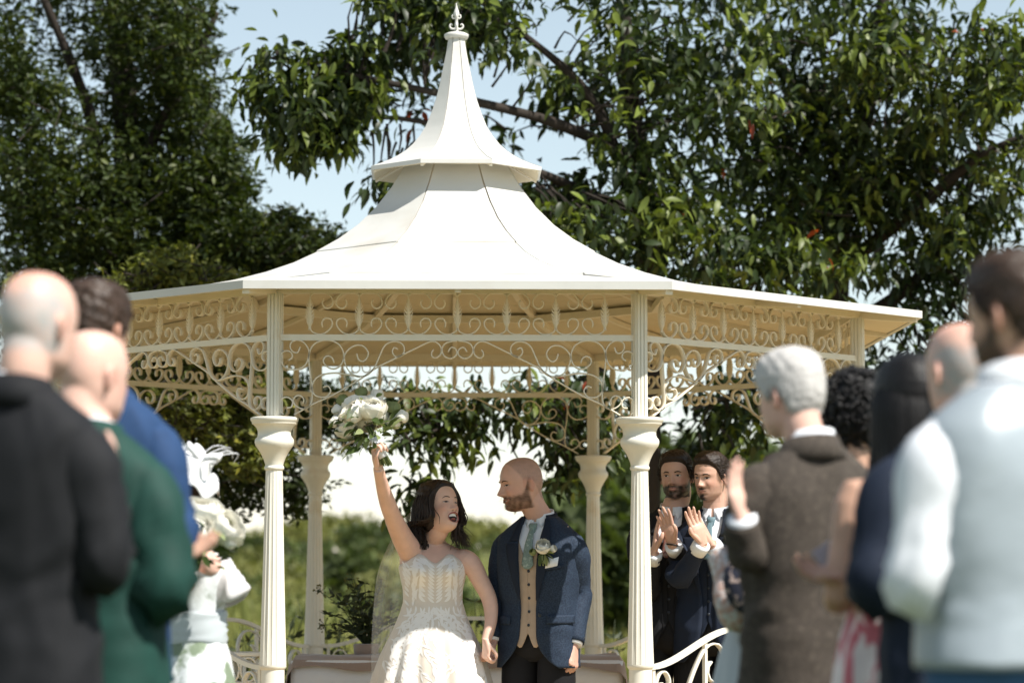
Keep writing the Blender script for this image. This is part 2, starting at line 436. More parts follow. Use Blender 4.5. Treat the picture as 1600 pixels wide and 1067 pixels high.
brackets = [
 [(430,440),(415,475),(385,470),(368,440),(378,410),(415,398),(458,418),(485,470),(470,540),(430,575),(380,580),(330,560),(306,515),(316,480),(345,464),(375,475),(382,505),(357,525)],
 [(640,540),(630,510),(600,495),(575,515),(580,545),(615,572),(655,572),(690,540),(700,485),(675,430),(625,402),(560,402),(510,430),(485,490),(490,580),(503,680),(505,770),(480,815),(440,822),(402,800),(388,770),(410,742),(440,745),(456,770),(448,793)],
 [(780,480),(790,515),(818,530),(845,505),(850,470),(820,435),(775,430),(730,455),(703,500),(715,560),(750,605),(800,622),(850,610),(892,562),(920,500),(955,430),(1010,405),(1060,420),(1075,460),(1055,495),(1020,500),(1000,470),(1012,442),(1035,455)],
 [(800,626),(700,607),(640,601),(570,612),(525,640),(505,690),(520,735),(560,752),(600,745),(620,712),(602,682),(572,690)],
 [(330,858),(305,832),(298,795),(322,758),(358,753),(385,778),(378,812),(350,817)],
 [(395,860),(520,790),(640,735),(800,640),(900,570),(1040,500),(1160,440),(1240,405),(1282,416),(1305,455),(1292,495),(1258,508),(1240,482),(1256,456)],
 [(1345,470),(1365,442),(1395,455),(1397,488),(1362,510),(1322,495),(1308,455),(1325,420),(1365,405),(1400,402)],
]
for b in brackets:
    for q in (np.array(b, float), mirror(b, XM)):
        V, F = ribbon(c2p(q), 30 + len(b)*2, .0058, .024); sc_meshes.append(('scroll', to_mesh('scroll', V, F, M_iron, True)))
rb = MB().box((.026, -.013, 2.365), (SIDE_L-.026, .013, 2.393))
me_rail = rb.mesh('frieze_rail', M_cream, False)
for k in range(8):
    M, L = side_frame(k)
    fr = place('frieze_rail', me_rail, gz, M)
    for nme, me in sc_meshes: link(nme, me, fr)
    for x in leafx:
        o = link('leaf_ornament', me_orn, fr); o.location = ((x-CX0)/CS, 0, 2.378)
# balustrade on the seven closed sides
def zr(u): t = u/SIDE_L; return .858 + .165*(sstep(.04, .40, t) - sstep(.60, .96, t))
us = np.linspace(.03, SIDE_L-.03, 40)
rings = []
for u in us:
    z = zr(u); rings.append([(u, -.016, z), (u, .016, z), (u, .016, z+.022), (u, -.016, z+.022)])
V, F = loft(np.array(rings)); me_hr = to_mesh('handrail', V, F, M_cream, True); me_hr.set_sharp_from_angle(angle=math.radians(40))
bal = []
bal.append(('lower_rail', MB().box((.03, -.012, .20), (SIDE_L-.03, .012, .225)).mesh('lower_rail', M_cream, False)))
for u in (.085, SIDE_L-.085, .46, SIDE_L-.46, SIDE_L/2):
    bal.append(('baluster', MB().box((u-.009, -.009, .225), (u+.009, .009, float(zr(u))+.002)).mesh('baluster', M_cream, False)))
hc = [[(.095,.70),(.10,.78),(.125,.835),(.165,.845),(.195,.81),(.19,.765),(.155,.745),(.13,.77),(.145,.795)],
      [(.20,.24),(.24,.45),(.28,.62),(.33,.76),(.40,.88),(.47,.955),(.55,.965),(.60,.91),(.60,.84),(.55,.79),(.49,.80),(.47,.85),(.50,.885)],
      [(.44,.70),(.40,.74),(.36,.72),(.35,.66),(.39,.60),(.47,.57),(.56,.60),(.62,.68),(.66,.78),(.72,.86),(.79,.87),(.82,.82),(.79,.77),(.75,.79)],
      [(.10,.30),(.14,.26),(.20,.28),(.22,.36),(.18,.46),(.13,.55),(.15,.63),(.21,.64),(.24,.59),(.21,.55)],
      [(.80,.26),(.70,.30),(.60,.40),(.56,.50),(.52,.44),(.50,.34),(.53,.27),(.58,.28)]]
for b in hc:
    for q in (np.array(b, float), mirror(b, SIDE_L/2)):
        V, F = ribbon(q, 40, .0085, .026); bal.append(('rail_scroll', to_mesh('rail_scroll', V, F, M_cream, True)))
for k in range(1, 8):
    M, L = side_frame(k)
    hr = place('handrail', me_hr, gz, M)
    for nme, me in bal: link(nme, me, hr)

# ------------------------------------------------------------------ signing table at the back of the gazebo
M_cloth = mat('white_linen', (.78, .78, .80), .85, .03, 10, .15, 90, sheen=.2)
M_taupe = mat('taupe_chiffon', (.34, .25, .20), .8, .06, 8, .1, 60, sheen=.3)
M_wood = mat('table_wood', (.25, .16, .09), .5, .15, 3, stretch=(1, 8, 1))
TBX0, TBX1, TBY0, TBY1, TBZ = -1.16, .58, 14.75, 15.45, .845
tb = empty('table', ((TBX0+TBX1)/2, (TBY0+TBY1)/2, .1), 'plain wooden trestle table hidden beneath a white cloth behind the couple', 'table')
MB().box((TBX0+.02, TBY0+.02, TBZ-.03), (TBX1-.02, TBY1-.02, TBZ-.004)).build('tabletop', M_wood, tb, False)
for x in (TBX0+.08, TBX1-.08):
    for y in (TBY0+.08, TBY1-.08): MB().box((x-.025, y-.025, .103), (x+.025, y+.025, TBZ-.03)).build('leg', M_wood, tb, False)
def drape(x0, x1, y0, y1, z, drop, name, m, amp, nf, seed, thick=.0, sag=0):
    n = 160; per = []
    Lx, Ly = x1-x0, y1-y0; tot = 2*(Lx+Ly)
    for s in np.linspace(0, tot, n, endpoint=False):
        if s < Lx: per.append((x0+s, y0, 0, -1))
        elif s < Lx+Ly: per.append((x1, y0+s-Lx, 1, 0))
        elif s < 2*Lx+Ly: per.append((x1-(s-Lx-Ly), y1, 0, 1))
        else: per.append((x0, y1-(s-2*Lx-Ly), -1, 0))
    per = np.array(per); r = np.random.default_rng(seed); ph = r.uniform(0, 6.28, 3)
    s = np.linspace(0, 2*np.pi, n, endpoint=False)
    rings = [np.c_[per[:, 0]*.98+.02*(x0+x1)/2, per[:, 1]*.98+.02*(y0+y1)/2, np.full(n, z)]]
    for t in np.linspace(0, 1, 9):
        a = amp*t*(1+np.sin(nf*s+ph[0])+.6*np.sin(nf*1.7*s+ph[1])) + .004 + .012*t
        rings.append(np.c_[per[:, 0]+per[:, 2]*a, per[:, 1]+per[:, 3]*a, z-.006-drop*t + 0*s])
    V, F = loft(np.array(rings), True)
    return mk(name, V, [f for f in F if max(f) < len(V)-1], m)
tc_ = drape(TBX0, TBX1, TBY0, TBY1, TBZ+.001, .70, 'tablecloth', M_cloth, .014, 14, 3)
tag(tc_, 'white linen cloth hanging to the floor over the table behind the couple', 'tablecloth')
# taupe swag laid along the top, falling over both ends
xs = np.linspace(TBX0-.10, TBX1+.10, 70); rows = []
for x in xs:
    over = max(TBX0-.01-x, x-TBX1-.01, 0)
    zc = TBZ+.012 - (0 if over <= 0 else min(.62, over*6.5))
    row = []
    for j, y in enumerate(np.linspace(TBY0-.035, TBY1-.12, 16)):
        zz = zc + .010*math.sin(y*38+x*5)*.6 + .008*math.sin(x*9+j)
        if j == 0: zz -= .055 + .012*math.sin(x*14)
        if j == 1: zz -= .01
        row.append((x, y - (.01 if j == 0 else 0), max(zz, TBZ+.006 if 2 <= j and over <= 0 else -9)))
    rows.append(row)
tag(mk('table_runner', np.array(rows).reshape(-1, 3), grid_faces(70, 16), M_taupe), 'taupe chiffon runner draped along the table and over both ends', 'table runner')

# small round metal table at left behind the front-left column
rt = empty('side_table', (*P(385, 1040, 13.9)[:2], .1), 'small round cream metal table with ring apron left of the front column', 'table')
cx, cy = rt.location[0], rt.location[1]; zt = P(385, 1018, 13.9)[2]
V, F = lathe([(.10, zt-.02), (.115, zt-.018), (.118, zt-.008), (.115, zt), (.02, zt+.001)], 36, T(cx, cy, 0)); mk('tabletop', V, F, M_cream, rt, angle=40)
V, F = lathe([(.104, zt-.155), (.108, zt-.155), (.108, zt-.145), (.104, zt-.145)], 36, T(cx, cy, 0)); mk('apron_band', V, F, M_cream, rt, angle=40)
for a in np.arange(8)*math.pi/4 + .2:
    c = [(.106*math.cos(a)+.0, 0, 0)]
    ring = [np.array([cx+.106*math.cos(a)-math.sin(a)*.04*math.cos(t), cy+.106*math.sin(a)+math.cos(a)*.04*math.cos(t), zt-.083+.058*math.sin(t)]) for t in np.linspace(0, 2*np.pi, 20)]
    V, F = tube(ring, .006, 6); mk('apron_ring', V, F, M_cream, rt)
for a in np.arange(3)*2*math.pi/3 + .5:
    V, F = tube([(cx+.1*math.cos(a), cy+.1*math.sin(a), zt-.02), (cx+.105*math.cos(a), cy+.105*math.sin(a), .5), (cx+.15*math.cos(a), cy+.15*math.sin(a), .106)], .011, 8); mk('leg', V, F, M_cream, rt)
# ------------------------------------------------------------------ trees
def leaf_mat(name, trans_amt, tcol, rough=.42, spec=.5):
    return mat(name, (1, 1, 1), rough, .12, 4, spec=spec, attr=True, trans=(trans_amt, tcol))
M_bark = mat('bark', (.030, .023, .018), .9, .35, 8, .6, 25, stretch=(1, 1, .3))
M_cherry = leaf_mat('cherry_leaf', .25, (1.5, 1.6, .6), .45, .32)
M_ash = leaf_mat('ash_leaf', .25, (1.6, 1.7, .5), .5, .28)
M_bush = leaf_mat('bush_leaf', .25, (1.5, 1.6, .6), .6, .3)

def cherry_leaf():
    L = [0, .18, .45, .75, 1.0]; Wd = [.0, .125, .185, .125, .0]
    V = []; 
    def z(t): return -.34*t*t
    V.append((0, 0, z(0)))
    for t, wd in zip(L[1:4], Wd[1:4]):
        V += [(-wd, t, z(t)+.10*wd*2.2), (0, t, z(t)), (wd, t, z(t)+.10*wd*2.2)]
    V.append((0, 1.0, z(1.0)-.03))
    F = [(0,2,1,1),(0,3,2,2),(1,2,5,4),(2,3,6,5),(4,5,8,7),(5,6,9,8),(7,8,10,10),(8,9,10,10)]
    T3 = []
    for f in F:
        a, b, c, d = f
        if c == d: T3.append((a, b, c))
        else: T3 += [(a, b, c), (a, c, d)]
    return np.array(V, float), np.array(T3, int)
def ash_leaf():
    V = [(0,0,0), (-.2,.45,.05), (0,.5,-.02), (.2,.45,.05), (0,1,-.10)]
    return np.array(V, float), np.array([(0,2,1),(0,3,2),(1,2,4),(2,3,4)], int)

def basis(d, roll, r):
    """(n,3,3) matrices whose Y column is the leaf direction d"""
    d = d / np.linalg.norm(d, axis=1)[:, None]
    up = np.tile((0, 0, 1.), (len(d), 1)); bad = np.abs(d[:, 2]) > .97; up[bad] = (1, 0, 0)
    x = np.cross(d, up); x /= np.linalg.norm(x, axis=1)[:, None]; zc = np.cross(x, d)
    c, s = np.cos(roll)[:, None], np.sin(roll)[:, None]
    x2 = x*c + zc*s; z2 = -x*s + zc*c
    return np.stack([x2, d, z2], 2)
def scatter_mesh(name, tv, tf, B, pos, size, cols, m):
    n, k = len(pos), len(tv)
    V = np.einsum('nij,kj->nki', B*size[:, None, None], tv) + pos[:, None]
    F = (tf[None] + (np.arange(n)*k)[:, None, None]).reshape(-1, 3)
    return to_mesh(name, V.reshape(-1, 3), F, m, True, np.repeat(cols, k, 0))

def sample_blobs(blobs, seed):
    """blobs: (px,py,rx,ry,Y,dY,n): points in ellipsoids given by where the photo shows them and how deep they stand"""
    r = np.random.default_rng(seed); out = []
    for px, py, rx, ry, Y, dY, n in blobs:
        d = r.normal(size=(n, 3)); d /= np.linalg.norm(d, axis=1)[:, None]
        d *= (r.uniform(0, 1, n)**.42)[:, None]
        c = P(px, py, Y); s = Y/FPX
        out.append(c + d*np.array([rx*s, dY, ry*s]))
    return np.vstack(out)
def thin(p, scale, seed, cut):
    return p[vnoise(p, scale, seed, 2) > cut]

def limb(pts, r0, r1, name, parent, n=14, sides=8):
    c = spline(pts, n); rad = np.linspace(r0, r1, n)
    V, F = tube(c, rad*(1+.08*np.sin(np.arange(n)*2.1)), sides); return mk(name, V, F, M_bark, parent)

def cherry_tree(base, label, limbs, blobs, seed, ncl=(5, 9), size=(.07, .135), hero=300, cut=-.30, tone=(.027, .042, .012)):
    root = empty('cherry_tree', base, label, 'tree', 'cherry trees behind the gazebo')
    sk = []
    for i, (pts, r0, r1) in enumerate(limbs):
        limb(pts, r0, r1, 'trunk' if i == 0 else 'limb', root, 20 if i == 0 else 14)
        sk.append(spline(pts, 30)[6:])
    sk = np.vstack(sk)
    r = np.random.default_rng(seed)
    cl = thin(sample_blobs(blobs, seed), 1.5, seed+3, cut); cl = cl[vnoise(cl, 5.5, seed+4, 2) > -.30]
    # twigs from each cluster back towards the nearest limb
    tw = MB(); order = r.permutation(len(cl))
    for i in order[:480]:
        p = cl[i]; q = sk[np.argmin(((sk-p)**2).sum(1))]; d = q-p; L = np.linalg.norm(d)
        if L < .05 or L > 1.9: continue
        b = p + d*min(1, .42/L)*.9
        V, F = tube(spline([p, p+(b-p)*.5+r.normal(size=3)*.03+(0,0,.03), b], 5), [.003,.0045,.006,.008,.010], 4, cap=False); tw.add(V, F)
    tw.build('twigs', M_bark, root)['kind'] = 'stuff'
    n = r.integers(ncl[0], ncl[1], len(cl)); idx = np.repeat(np.arange(len(cl)), n); N = len(idx)
    az = r.uniform(0, 2*np.pi, N); out = np.c_[np.cos(az), np.sin(az), np.zeros(N)]
    d = out*r.uniform(.4, 1.1, N)[:, None] + np.array([0, 0, -1])*r.uniform(-.35, 1.15, N)[:, None]
    pos = cl[idx] + out*.02 + r.normal(size=(N, 3))*.055
    B = basis(d, r.normal(size=N)*.5, r); sz = r.uniform(size[0], size[1], N)
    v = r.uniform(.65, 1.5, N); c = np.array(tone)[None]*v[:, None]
    front = (cl[:, 1] < np.median(cl[:, 1])-.25); yc = (r.uniform(size=len(cl)) < np.where(front, .42, .10))[idx]; c[yc] *= (3.9, 3.2, 2.0)  # light young clusters; more of them in front, sunlit highlights put into leaf colour
    rd = np.zeros(N, bool); rdc = r.permutation(len(cl))[:max(2, len(cl)//220)]
    rd = np.isin(idx, rdc) & (r.uniform(size=N) < .5); c[rd] = np.array([.32, .055, .02])*r.uniform(.6, 1.2, rd.sum())[:, None]
    tv, tf = cherry_leaf()
    off = np.array(base, float)
    # the leaves that show largest are objects of their own
    cam0 = np.array([0, 0, CZ]); dist = np.linalg.norm(pos-cam0, axis=1)
    vv = (pos-cam0); xx = vv[:, 0]/vv[:, 1]*FPX+800; yy = 898 - vv[:, 2]/vv[:, 1]*FPX
    inview = (xx > 0) & (xx < 1600) & (yy > 0) & (yy < 900)
    score = dist/sz + np.where(inview, 0, 1e3); o = np.argsort(score); h = o[:hero]; rest = o[hero:]
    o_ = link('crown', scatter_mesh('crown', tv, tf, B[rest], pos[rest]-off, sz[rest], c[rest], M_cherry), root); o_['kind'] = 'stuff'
    var = []
    for kcol in ((1, 1, 1), (1.4, 1.35, 1.2), (.75, .8, .7), (2.0, 1.7, 1.3)):
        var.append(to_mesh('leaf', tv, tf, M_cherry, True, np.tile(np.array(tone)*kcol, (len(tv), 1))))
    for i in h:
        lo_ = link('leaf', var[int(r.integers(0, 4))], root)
        M = np.eye(4); M[:3, :3] = B[i]*sz[i]; M[:3, 3] = pos[i]-off; lo_.matrix_local = Matrix(M.tolist())
    return root

def pt(*a): return P(*a)
YC = 19.0
def gb(px, Y):
    x = P(px, 900, Y)[0]; return (x, Y, float(ground_z(x, Y)))
# cherry behind the right half of the gazebo roof (leaning limbs at left)
c1 = [
 ([gb(1010, 19), pt(1012, 700, 19), pt(1022, 480, 19.05), pt(1008, 300, 19), pt(985, 150, 18.9), pt(965, -120, 18.8)], .11, .05),
 ([pt(1015, 420, 19), pt(960, 230, 18.6), pt(905, 130, 18.4), pt(800, 40, 18.2)], .055, .02),
 ([pt(1000, 250, 19), pt(860, 190, 18.2), pt(700, 150, 17.8), pt(560, 120, 17.7), pt(420, 90, 17.8)], .05, .010),
 ([pt(990, 330, 19), pt(820, 260, 18.2), pt(660, 190, 17.9), pt(470, 185, 17.8)], .04, .008),
 ([pt(1015, 520, 19), pt(900, 600, 18.3), pt(760, 640, 18.0), pt(640, 690, 17.8)], .035, .008),
 ([pt(1018, 560, 19), pt(1100, 420, 19.5), pt(1180, 330, 19.9)], .05, .02),
]
b1 = [(900, 140, 240, 190, 18.6, .9, 640), (780, 60, 260, 130, 18.3, .8, 520), (640, 40, 140, 90, 17.9, .5, 230), (640, 170, 150, 95, 17.9, .5, 300), (520, 190, 120, 45, 17.75, .3, 105),
      (440, 105, 66, 36, 17.8, .25, 62), (400, 150, 40, 60, 17.9, .25, 34), (420, 60, 50, 30, 17.9, .25, 30), (560, 110, 120, 55, 17.8, .3, 120), (455, 225, 55, 28, 17.8, .2, 24), (600, 280, 60, 30, 17.9, .25, 40), (600, 15, 130, 50, 17.9, .3, 190), (700, 110, 140, 110, 18.5, .5, 330), (480, 150, 90, 70, 17.9, .3, 110), (640, 250, 100, 60, 18.2, .4, 150), (780, 120, 120, 120, 18.9, .5, 300), (870, 260, 120, 80, 18.6, .5, 200), (620, 110, 110, 90, 18.0, .4, 200), (670, 230, 60, 60, 18.0, .3, 90), (560, 215, 90, 40, 17.9, .3, 70), (800, 180, 110, 110, 18.2, .5, 200),
      (960, 330, 190, 120, 18.7, .7, 330), (900, 340, 120, 55, 17.9, .4, 110), (1060, 390, 130, 80, 18.3, .5, 150),
      (780, 630, 200, 50, 18.2, .6, 170), (690, 690, 90, 40, 18.0, .4, 55), (930, 670, 90, 90, 18.3, .5, 130), (650, 770, 36, 26, 18.0, .2, 14), (812, 760, 20, 20, 18.0, .12, 5), (690, 640, 100, 30, 18, .3, 60), (890, 740, 40, 30, 18.2, .2, 14),
      (850, -220, 420, 240, 18.8, 1.8, 420), (560, 640, 90, 60, 18.4, .5, 70)]
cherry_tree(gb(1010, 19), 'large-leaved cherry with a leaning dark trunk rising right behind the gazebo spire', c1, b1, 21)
c2 = [
 ([gb(1312, 19.6), pt(1312, 700, 19.6), pt(1305, 480, 19.6), pt(1318, 260, 19.6)], .13, .085),
 ([pt(1318, 270, 19.6), pt(1350, 190, 19.5), pt(1372, 60, 19.3), pt(1400, -150, 19.2)], .075, .03),
 ([pt(1318, 275, 19.6), pt(1290, 200, 19.7), pt(1240, 130, 19.9), pt(1130, 10, 20), pt(1080, -120, 20)], .065, .025),
 ([pt(1308, 400, 19.6), pt(1245, 250, 19.9), pt(1200, 150, 20.1)], .045, .02),
 ([pt(1312, 420, 19.6), pt(1440, 320, 19.2), pt(1540, 240, 18.9), pt(1680, 190, 18.6)], .06, .02),
 ([pt(1308, 520, 19.6), pt(1430, 440, 19.4), pt(1500, 330, 19.4), pt(1540, 200, 19.5)], .055, .02),
 ([pt(1310, 560, 19.6), pt(1190, 600, 19), pt(1080, 640, 18.6)], .035, .01),
 ([pt(1345, 170, 19.5), pt(1440, 120, 19.0), pt(1560, 100, 18.6)], .035, .01),
]
b2 = [(1200, 110, 240, 190, 19.4, 1.0, 640), (1420, 110, 240, 160, 19.0, .9, 560), (1560, 140, 120, 190, 18.6, .8, 300), (1180, 320, 190, 130, 19.2, .8, 380), (1450, 330, 200, 130, 19.3, .8, 440), (1330, 260, 160, 120, 19.6, .8, 300),
      (1560, 420, 150, 140, 19.2, .8, 230), (1270, 420, 120, 45, 18.3, .35, 85), (1180, 380, 90, 60, 18.4, .4, 80), (1060, 340, 70, 40, 18.2, .3, 55), (1160, 160, 60, 45, 18.3, .3, 45), (1380, 90, 80, 45, 18.2, .3, 60), (1560, 120, 70, 60, 18.0, .3, 60),
      (1300, 640, 220, 110, 19.3, .8, 300), (1110, 640, 100, 90, 18.9, .5, 120), (1480, 560, 150, 120, 19.3, .8, 220), (1120, 740, 90, 60, 18.8, .4, 55), (960, 760, 40, 60, 18.8, .3, 30),
      (1350, -250, 450, 260, 19.4, 1.9, 460), (1800, 150, 150, 300, 19.2, 1.2, 160)]
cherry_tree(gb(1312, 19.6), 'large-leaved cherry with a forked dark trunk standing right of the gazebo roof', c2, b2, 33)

# small-leaved tree filling the left of the photograph
def ash_tree(base, name, label, cat, limbs, blobs, seed, nl=(7, 12), size=(.042, .07), cut=-.3, tone=(.028, .042, .010), leafmat=None, group=None, tw_len=.24, ypct=.08):
    root = empty(name, base, label, cat, group); off = np.array(base, float)
    for i, (pts, r0, r1) in enumerate(limbs): limb(pts, r0, r1, 'trunk' if i == 0 else 'limb', root, 18)
    r = np.random.default_rng(seed)
    cl = thin(sample_blobs(blobs, seed), 1.7, seed+5, cut); N0 = len(cl)
    az = r.uniform(0, 2*np.pi, N0); td = np.c_[np.cos(az), np.sin(az), r.normal(.05, .45, N0)]; td /= np.linalg.norm(td, axis=1)[:, None]
    n = r.integers(nl[0], nl[1], N0); idx = np.repeat(np.arange(N0), n); N = len(idx)
    t = r.uniform(-.5, .5, N); side = np.cross(td[idx], r.normal(size=(N, 3))); side /= np.linalg.norm(side, axis=1)[:, None]
    pos = cl[idx] + td[idx]*(t*tw_len)[:, None] + r.normal(size=(N, 3))*.012
    d = td[idx]*.75 + side*r.uniform(.3, .95, N)[:, None] + np.array([0, 0, -.18])
    B = basis(d, r.normal(size=N)*.9, r); sz = r.uniform(size[0], size[1], N)
    hue = 1 + .25*vnoise(cl, .8, seed+9)[idx]
    c = np.array(tone)[None]*(r.uniform(.6, 1.5, N)*hue)[:, None]; yl = r.uniform(size=N) < ypct; c[yl] *= (1.9, 1.6, 1.1)
    tv, tf = ash_leaf()
    vv = pos - np.array([0, 0, CZ]); xx = vv[:, 0]/vv[:, 1]*FPX+800; yy = 898 - vv[:, 2]/vv[:, 1]*FPX; inview = (xx > 0) & (xx < 1600) & (yy > 0) & (yy < 900)
    o = np.argsort(vv[:, 1]/sz + np.where(inview, 0, 1e4)); h = o[:300]; rest = o[300:]
    o_ = link('crown', scatter_mesh('crown', tv, tf, B[rest], pos[rest]-off, sz[rest], c[rest], leafmat or M_ash), root); o_['kind'] = 'stuff'
    var = [to_mesh('leaf', tv, tf, leafmat or M_ash, True, np.tile(np.array(tone)*q, (len(tv), 1))) for q in ((1, 1, 1), (1.4, 1.35, 1.1), (.75, .8, .8))]
    for i in h:
        lf = link('leaf', var[int(r.integers(0, 3))], root); M = np.eye(4); M[:3, :3] = B[i]*sz[i]; M[:3, 3] = pos[i]-off; lf.matrix_local = Matrix(M.tolist())
    tw = MB()
    for i in r.permutation(N0)[:600]:
        V, F = tube([cl[i]-td[i]*tw_len*.7, cl[i], cl[i]+td[i]*tw_len*.5], [.006, .004, .002], 4, cap=False); tw.add(V, F)
    if limbs: tw.build('twigs', M_bark, root)['kind'] = 'stuff'
    return root
a1 = [
 ([gb(185, 21), pt(190, 700, 21), pt(180, 430, 21), pt(200, 250, 21), pt(185, 50, 21), pt(170, -200, 21)], .17, .07),
 ([pt(188, 420, 21), pt(150, 220, 20.8), pt(120, 120, 20.6), pt(60, -20, 20.4)], .07, .025),
 ([pt(190, 380, 21), pt(235, 230, 20.7), pt(290, 120, 20.4), pt(340, 20, 20.2)], .06, .02),
 ([pt(185, 520, 21), pt(260, 440, 20.6), pt(380, 400, 20.2), pt(470, 380, 20.0)], .045, .012),
 ([pt(188, 600, 21), pt(300, 640, 20.3), pt(420, 690, 19.9)], .045, .012),
]
ab = [(150, 60, 210, 170, 20.8, 1.2, 1900), (90, 250, 170, 160, 20.6, 1.1, 1500), (280, 230, 90, 150, 20.6, .8, 900), (300, 90, 75, 110, 20.3, .6, 520), (200, 330, 190, 110, 20.6, 1.0, 1100), (425, 385, 115, 60, 20.1, .5, 700), (330, 400, 120, 75, 20.3, .6, 640), (340, 290, 60, 90, 20.3, .5, 420), (60, 80, 120, 120, 20.4, .7, 900),
      (60, 420, 120, 80, 20.5, .8, 500), (270, 620, 170, 110, 20.3, .8, 1000), (400, 660, 90, 90, 20.0, .5, 420), (470, 640, 70, 60, 20.2, .5, 240), (360, 760, 80, 50, 20.0, .4, 170), (470, 760, 50, 50, 20.0, .3, 110), (100, 600, 150, 150, 20.8, .9, 700), (540, 650, 50, 60, 20.4, .4, 140),
      (100, -200, 330, 220, 20.8, 2.0, 1500), (-150, 200, 150, 300, 20.8, 1.2, 600)]
ash_tree(gb(185, 21), 'ash_tree', 'tall small-leaved ash with a dark trunk filling the left of the scene', 'tree', a1, ab, 44, cut=-.42, size=(.048, .082), tone=(.031, .046, .011), ypct=.18)
# brighter young tree in front of it, just left of the eave
sb = [(270, 425, 60, 40, 18.6, .3, 150), (225, 445, 70, 30, 18.7, .3, 120), (330, 440, 50, 22, 18.6, .3, 70), (320, 620, 120, 70, 18.6, .5, 460), (290, 540, 100, 70, 18.6, .5, 360), (390, 700, 70, 50, 18.6, .4, 130), (420, 610, 40, 40, 18.5, .3, 70), (20, 450, 40, 25, 18.8, .3, 60)]
ash_tree(gb(300, 18.7), 'young_ash_tree', 'young yellow-green ash tree peeping over the left eave of the gazebo', 'tree',
         [([gb(300, 18.7), pt(298, 760, 18.7), pt(290, 560, 18.7), pt(272, 410, 18.65)], .05, .012)], sb, 55, tone=(.14, .155, .036), cut=-.6, size=(.05, .085))

# ------------------------------------------------------------------ far bushes and trees beyond the meadow
r = np.random.default_rng(77)
def far_bush(px, py_top, Y, wd, label, seed, tone=(.05, .06, .02), n=900, name='bush'):
    top = P(px, py_top, Y); gzv = float(ground_z(top[0], Y)); h = max(.5, top[2]-gzv)
    root = empty(name, (top[0], Y, gzv), label, 'bush' if name == 'bush' else 'tree', 'bushes and trees beyond the meadow')
    rr = np.random.default_rng(seed)
    d = rr.normal(size=(n, 3)); d /= np.linalg.norm(d, axis=1)[:, None]; d *= (rr.uniform(0, 1, n)**.33)[:, None]
    d *= (1+.28*vnoise(d, 3.2, seed))[:, None]
    pos = np.c_[d[:, 0]*wd, d[:, 1]*wd*.7, h*(.52 + .46*d[:, 2])]
    B = basis(rr.normal(size=(n, 3)), rr.uniform(0, 6, n), rr); sz = np.full(n, .22*(h**.4))*rr.uniform(.7, 1.4, n)
    c = np.array(tone)[None]*rr.uniform(.5, 1.6, n)[:, None]; tv, tf = ash_leaf()
    tv = tv*(1.8, 1, 1)
    o = link('crown', scatter_mesh('crown', tv, tf, B, pos, sz, c, M_bush), root); o['kind'] = 'stuff'
    V, F = tube([(0, 0, -.1), (0.02, 0, h*.4), (0, .03, h*.8)], [.09, .07, .03], 6); link('trunk', to_mesh('trunk', V, F, M_bark), root)
far = [(455, 822, 112, 1.9, 'rounded olive green bush seen between the two left columns'), (385, 838, 100, 1.6, 'dark bush low behind the hat of the woman at left'),
       (590, 815, 108, 1.8, 'dark green bush on the skyline left of the bride, behind her arm'), (560, 862, 70, .8, 'small dark bush low in the meadow under the raised bouquet'),
       (735, 812, 116, 1.8, 'hazy olive bush on the skyline between bride and groom'), (690, 806, 118, 2.2, 'pale olive bush on the skyline hidden mostly by the bride'),
       (955, 705, 40, 1.0, 'tall dark tree showing between the two right columns'), (985, 790, 36, .7, 'dark leafy bush just behind the right front column'),
       (1060, 690, 46, 2.2, 'dark green tree behind the two clapping groomsmen'), (1180, 700, 48, 2.4, 'dark tree behind the man in the brown suit'),
       (905, 800, 112, 1.2, 'dark green bush on the skyline just right of the groom'), (505, 800, 118, 2.2, 'pale hazy tree on the skyline left of the bride'),
       (300, 820, 105, 2.0, 'dark green bush far behind the guests at left'), (60, 760, 62, 4.0, 'dark green tree far behind the bald guest at left'), (1330, 700, 50, 3.4, 'dark tree far behind the black-haired guest'), (1520, 690, 52, 3.6, 'dark tree far behind the guests at right')]
for i, (px, py, Y, wd, lab) in enumerate(far):
    dk = 'dark' in lab
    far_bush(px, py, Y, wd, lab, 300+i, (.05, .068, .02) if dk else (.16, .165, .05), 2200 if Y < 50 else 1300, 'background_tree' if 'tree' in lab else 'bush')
# rough scrub scattered over the slope, one mass of brush far off
rs_ = np.random.default_rng(91); SV_ = []; nb = 70
sx = rs_.uniform(-9, 9, nb); sy = rs_.uniform(50, 112, nb); pp = []; ss = []; cc = []
for x_, y_ in zip(sx, sy):
    k_ = 260; h_ = rs_.uniform(.35, 1.1); wd_ = h_*rs_.uniform(.8, 1.6); d_ = rs_.normal(size=(k_, 3)); d_ /= np.linalg.norm(d_, axis=1)[:, None]; d_ *= (rs_.uniform(0, 1, k_)**.33)[:, None]
    pp.append(np.c_[x_*y_/80 + d_[:, 0]*wd_, y_ + d_[:, 1]*wd_, float(ground_z(x_*y_/80, y_)) + h_*(.4+.6*d_[:, 2])]); ss.append(rs_.uniform(.12, .26, k_)); cc.append(np.tile(np.array([[.075, .095, .028], [.13, .135, .04], [.05, .07, .02]])[rs_.integers(0, 3)], (k_, 1))*rs_.uniform(.6, 1.4, k_)[:, None])
pp = np.vstack(pp); tv, tf = ash_leaf(); tv = tv*(1.8, 1, 1)
o = link('meadow_scrub', scatter_mesh('meadow_scrub', tv, tf, basis(rs_.normal(size=(len(pp), 3)), rs_.uniform(0, 6, len(pp)), rs_), pp, np.concatenate(ss), np.vstack(cc), M_bush)); tag(o, 'low green scrub scattered over the sloping meadow far behind the gazebo', 'scrub', kind='stuff')
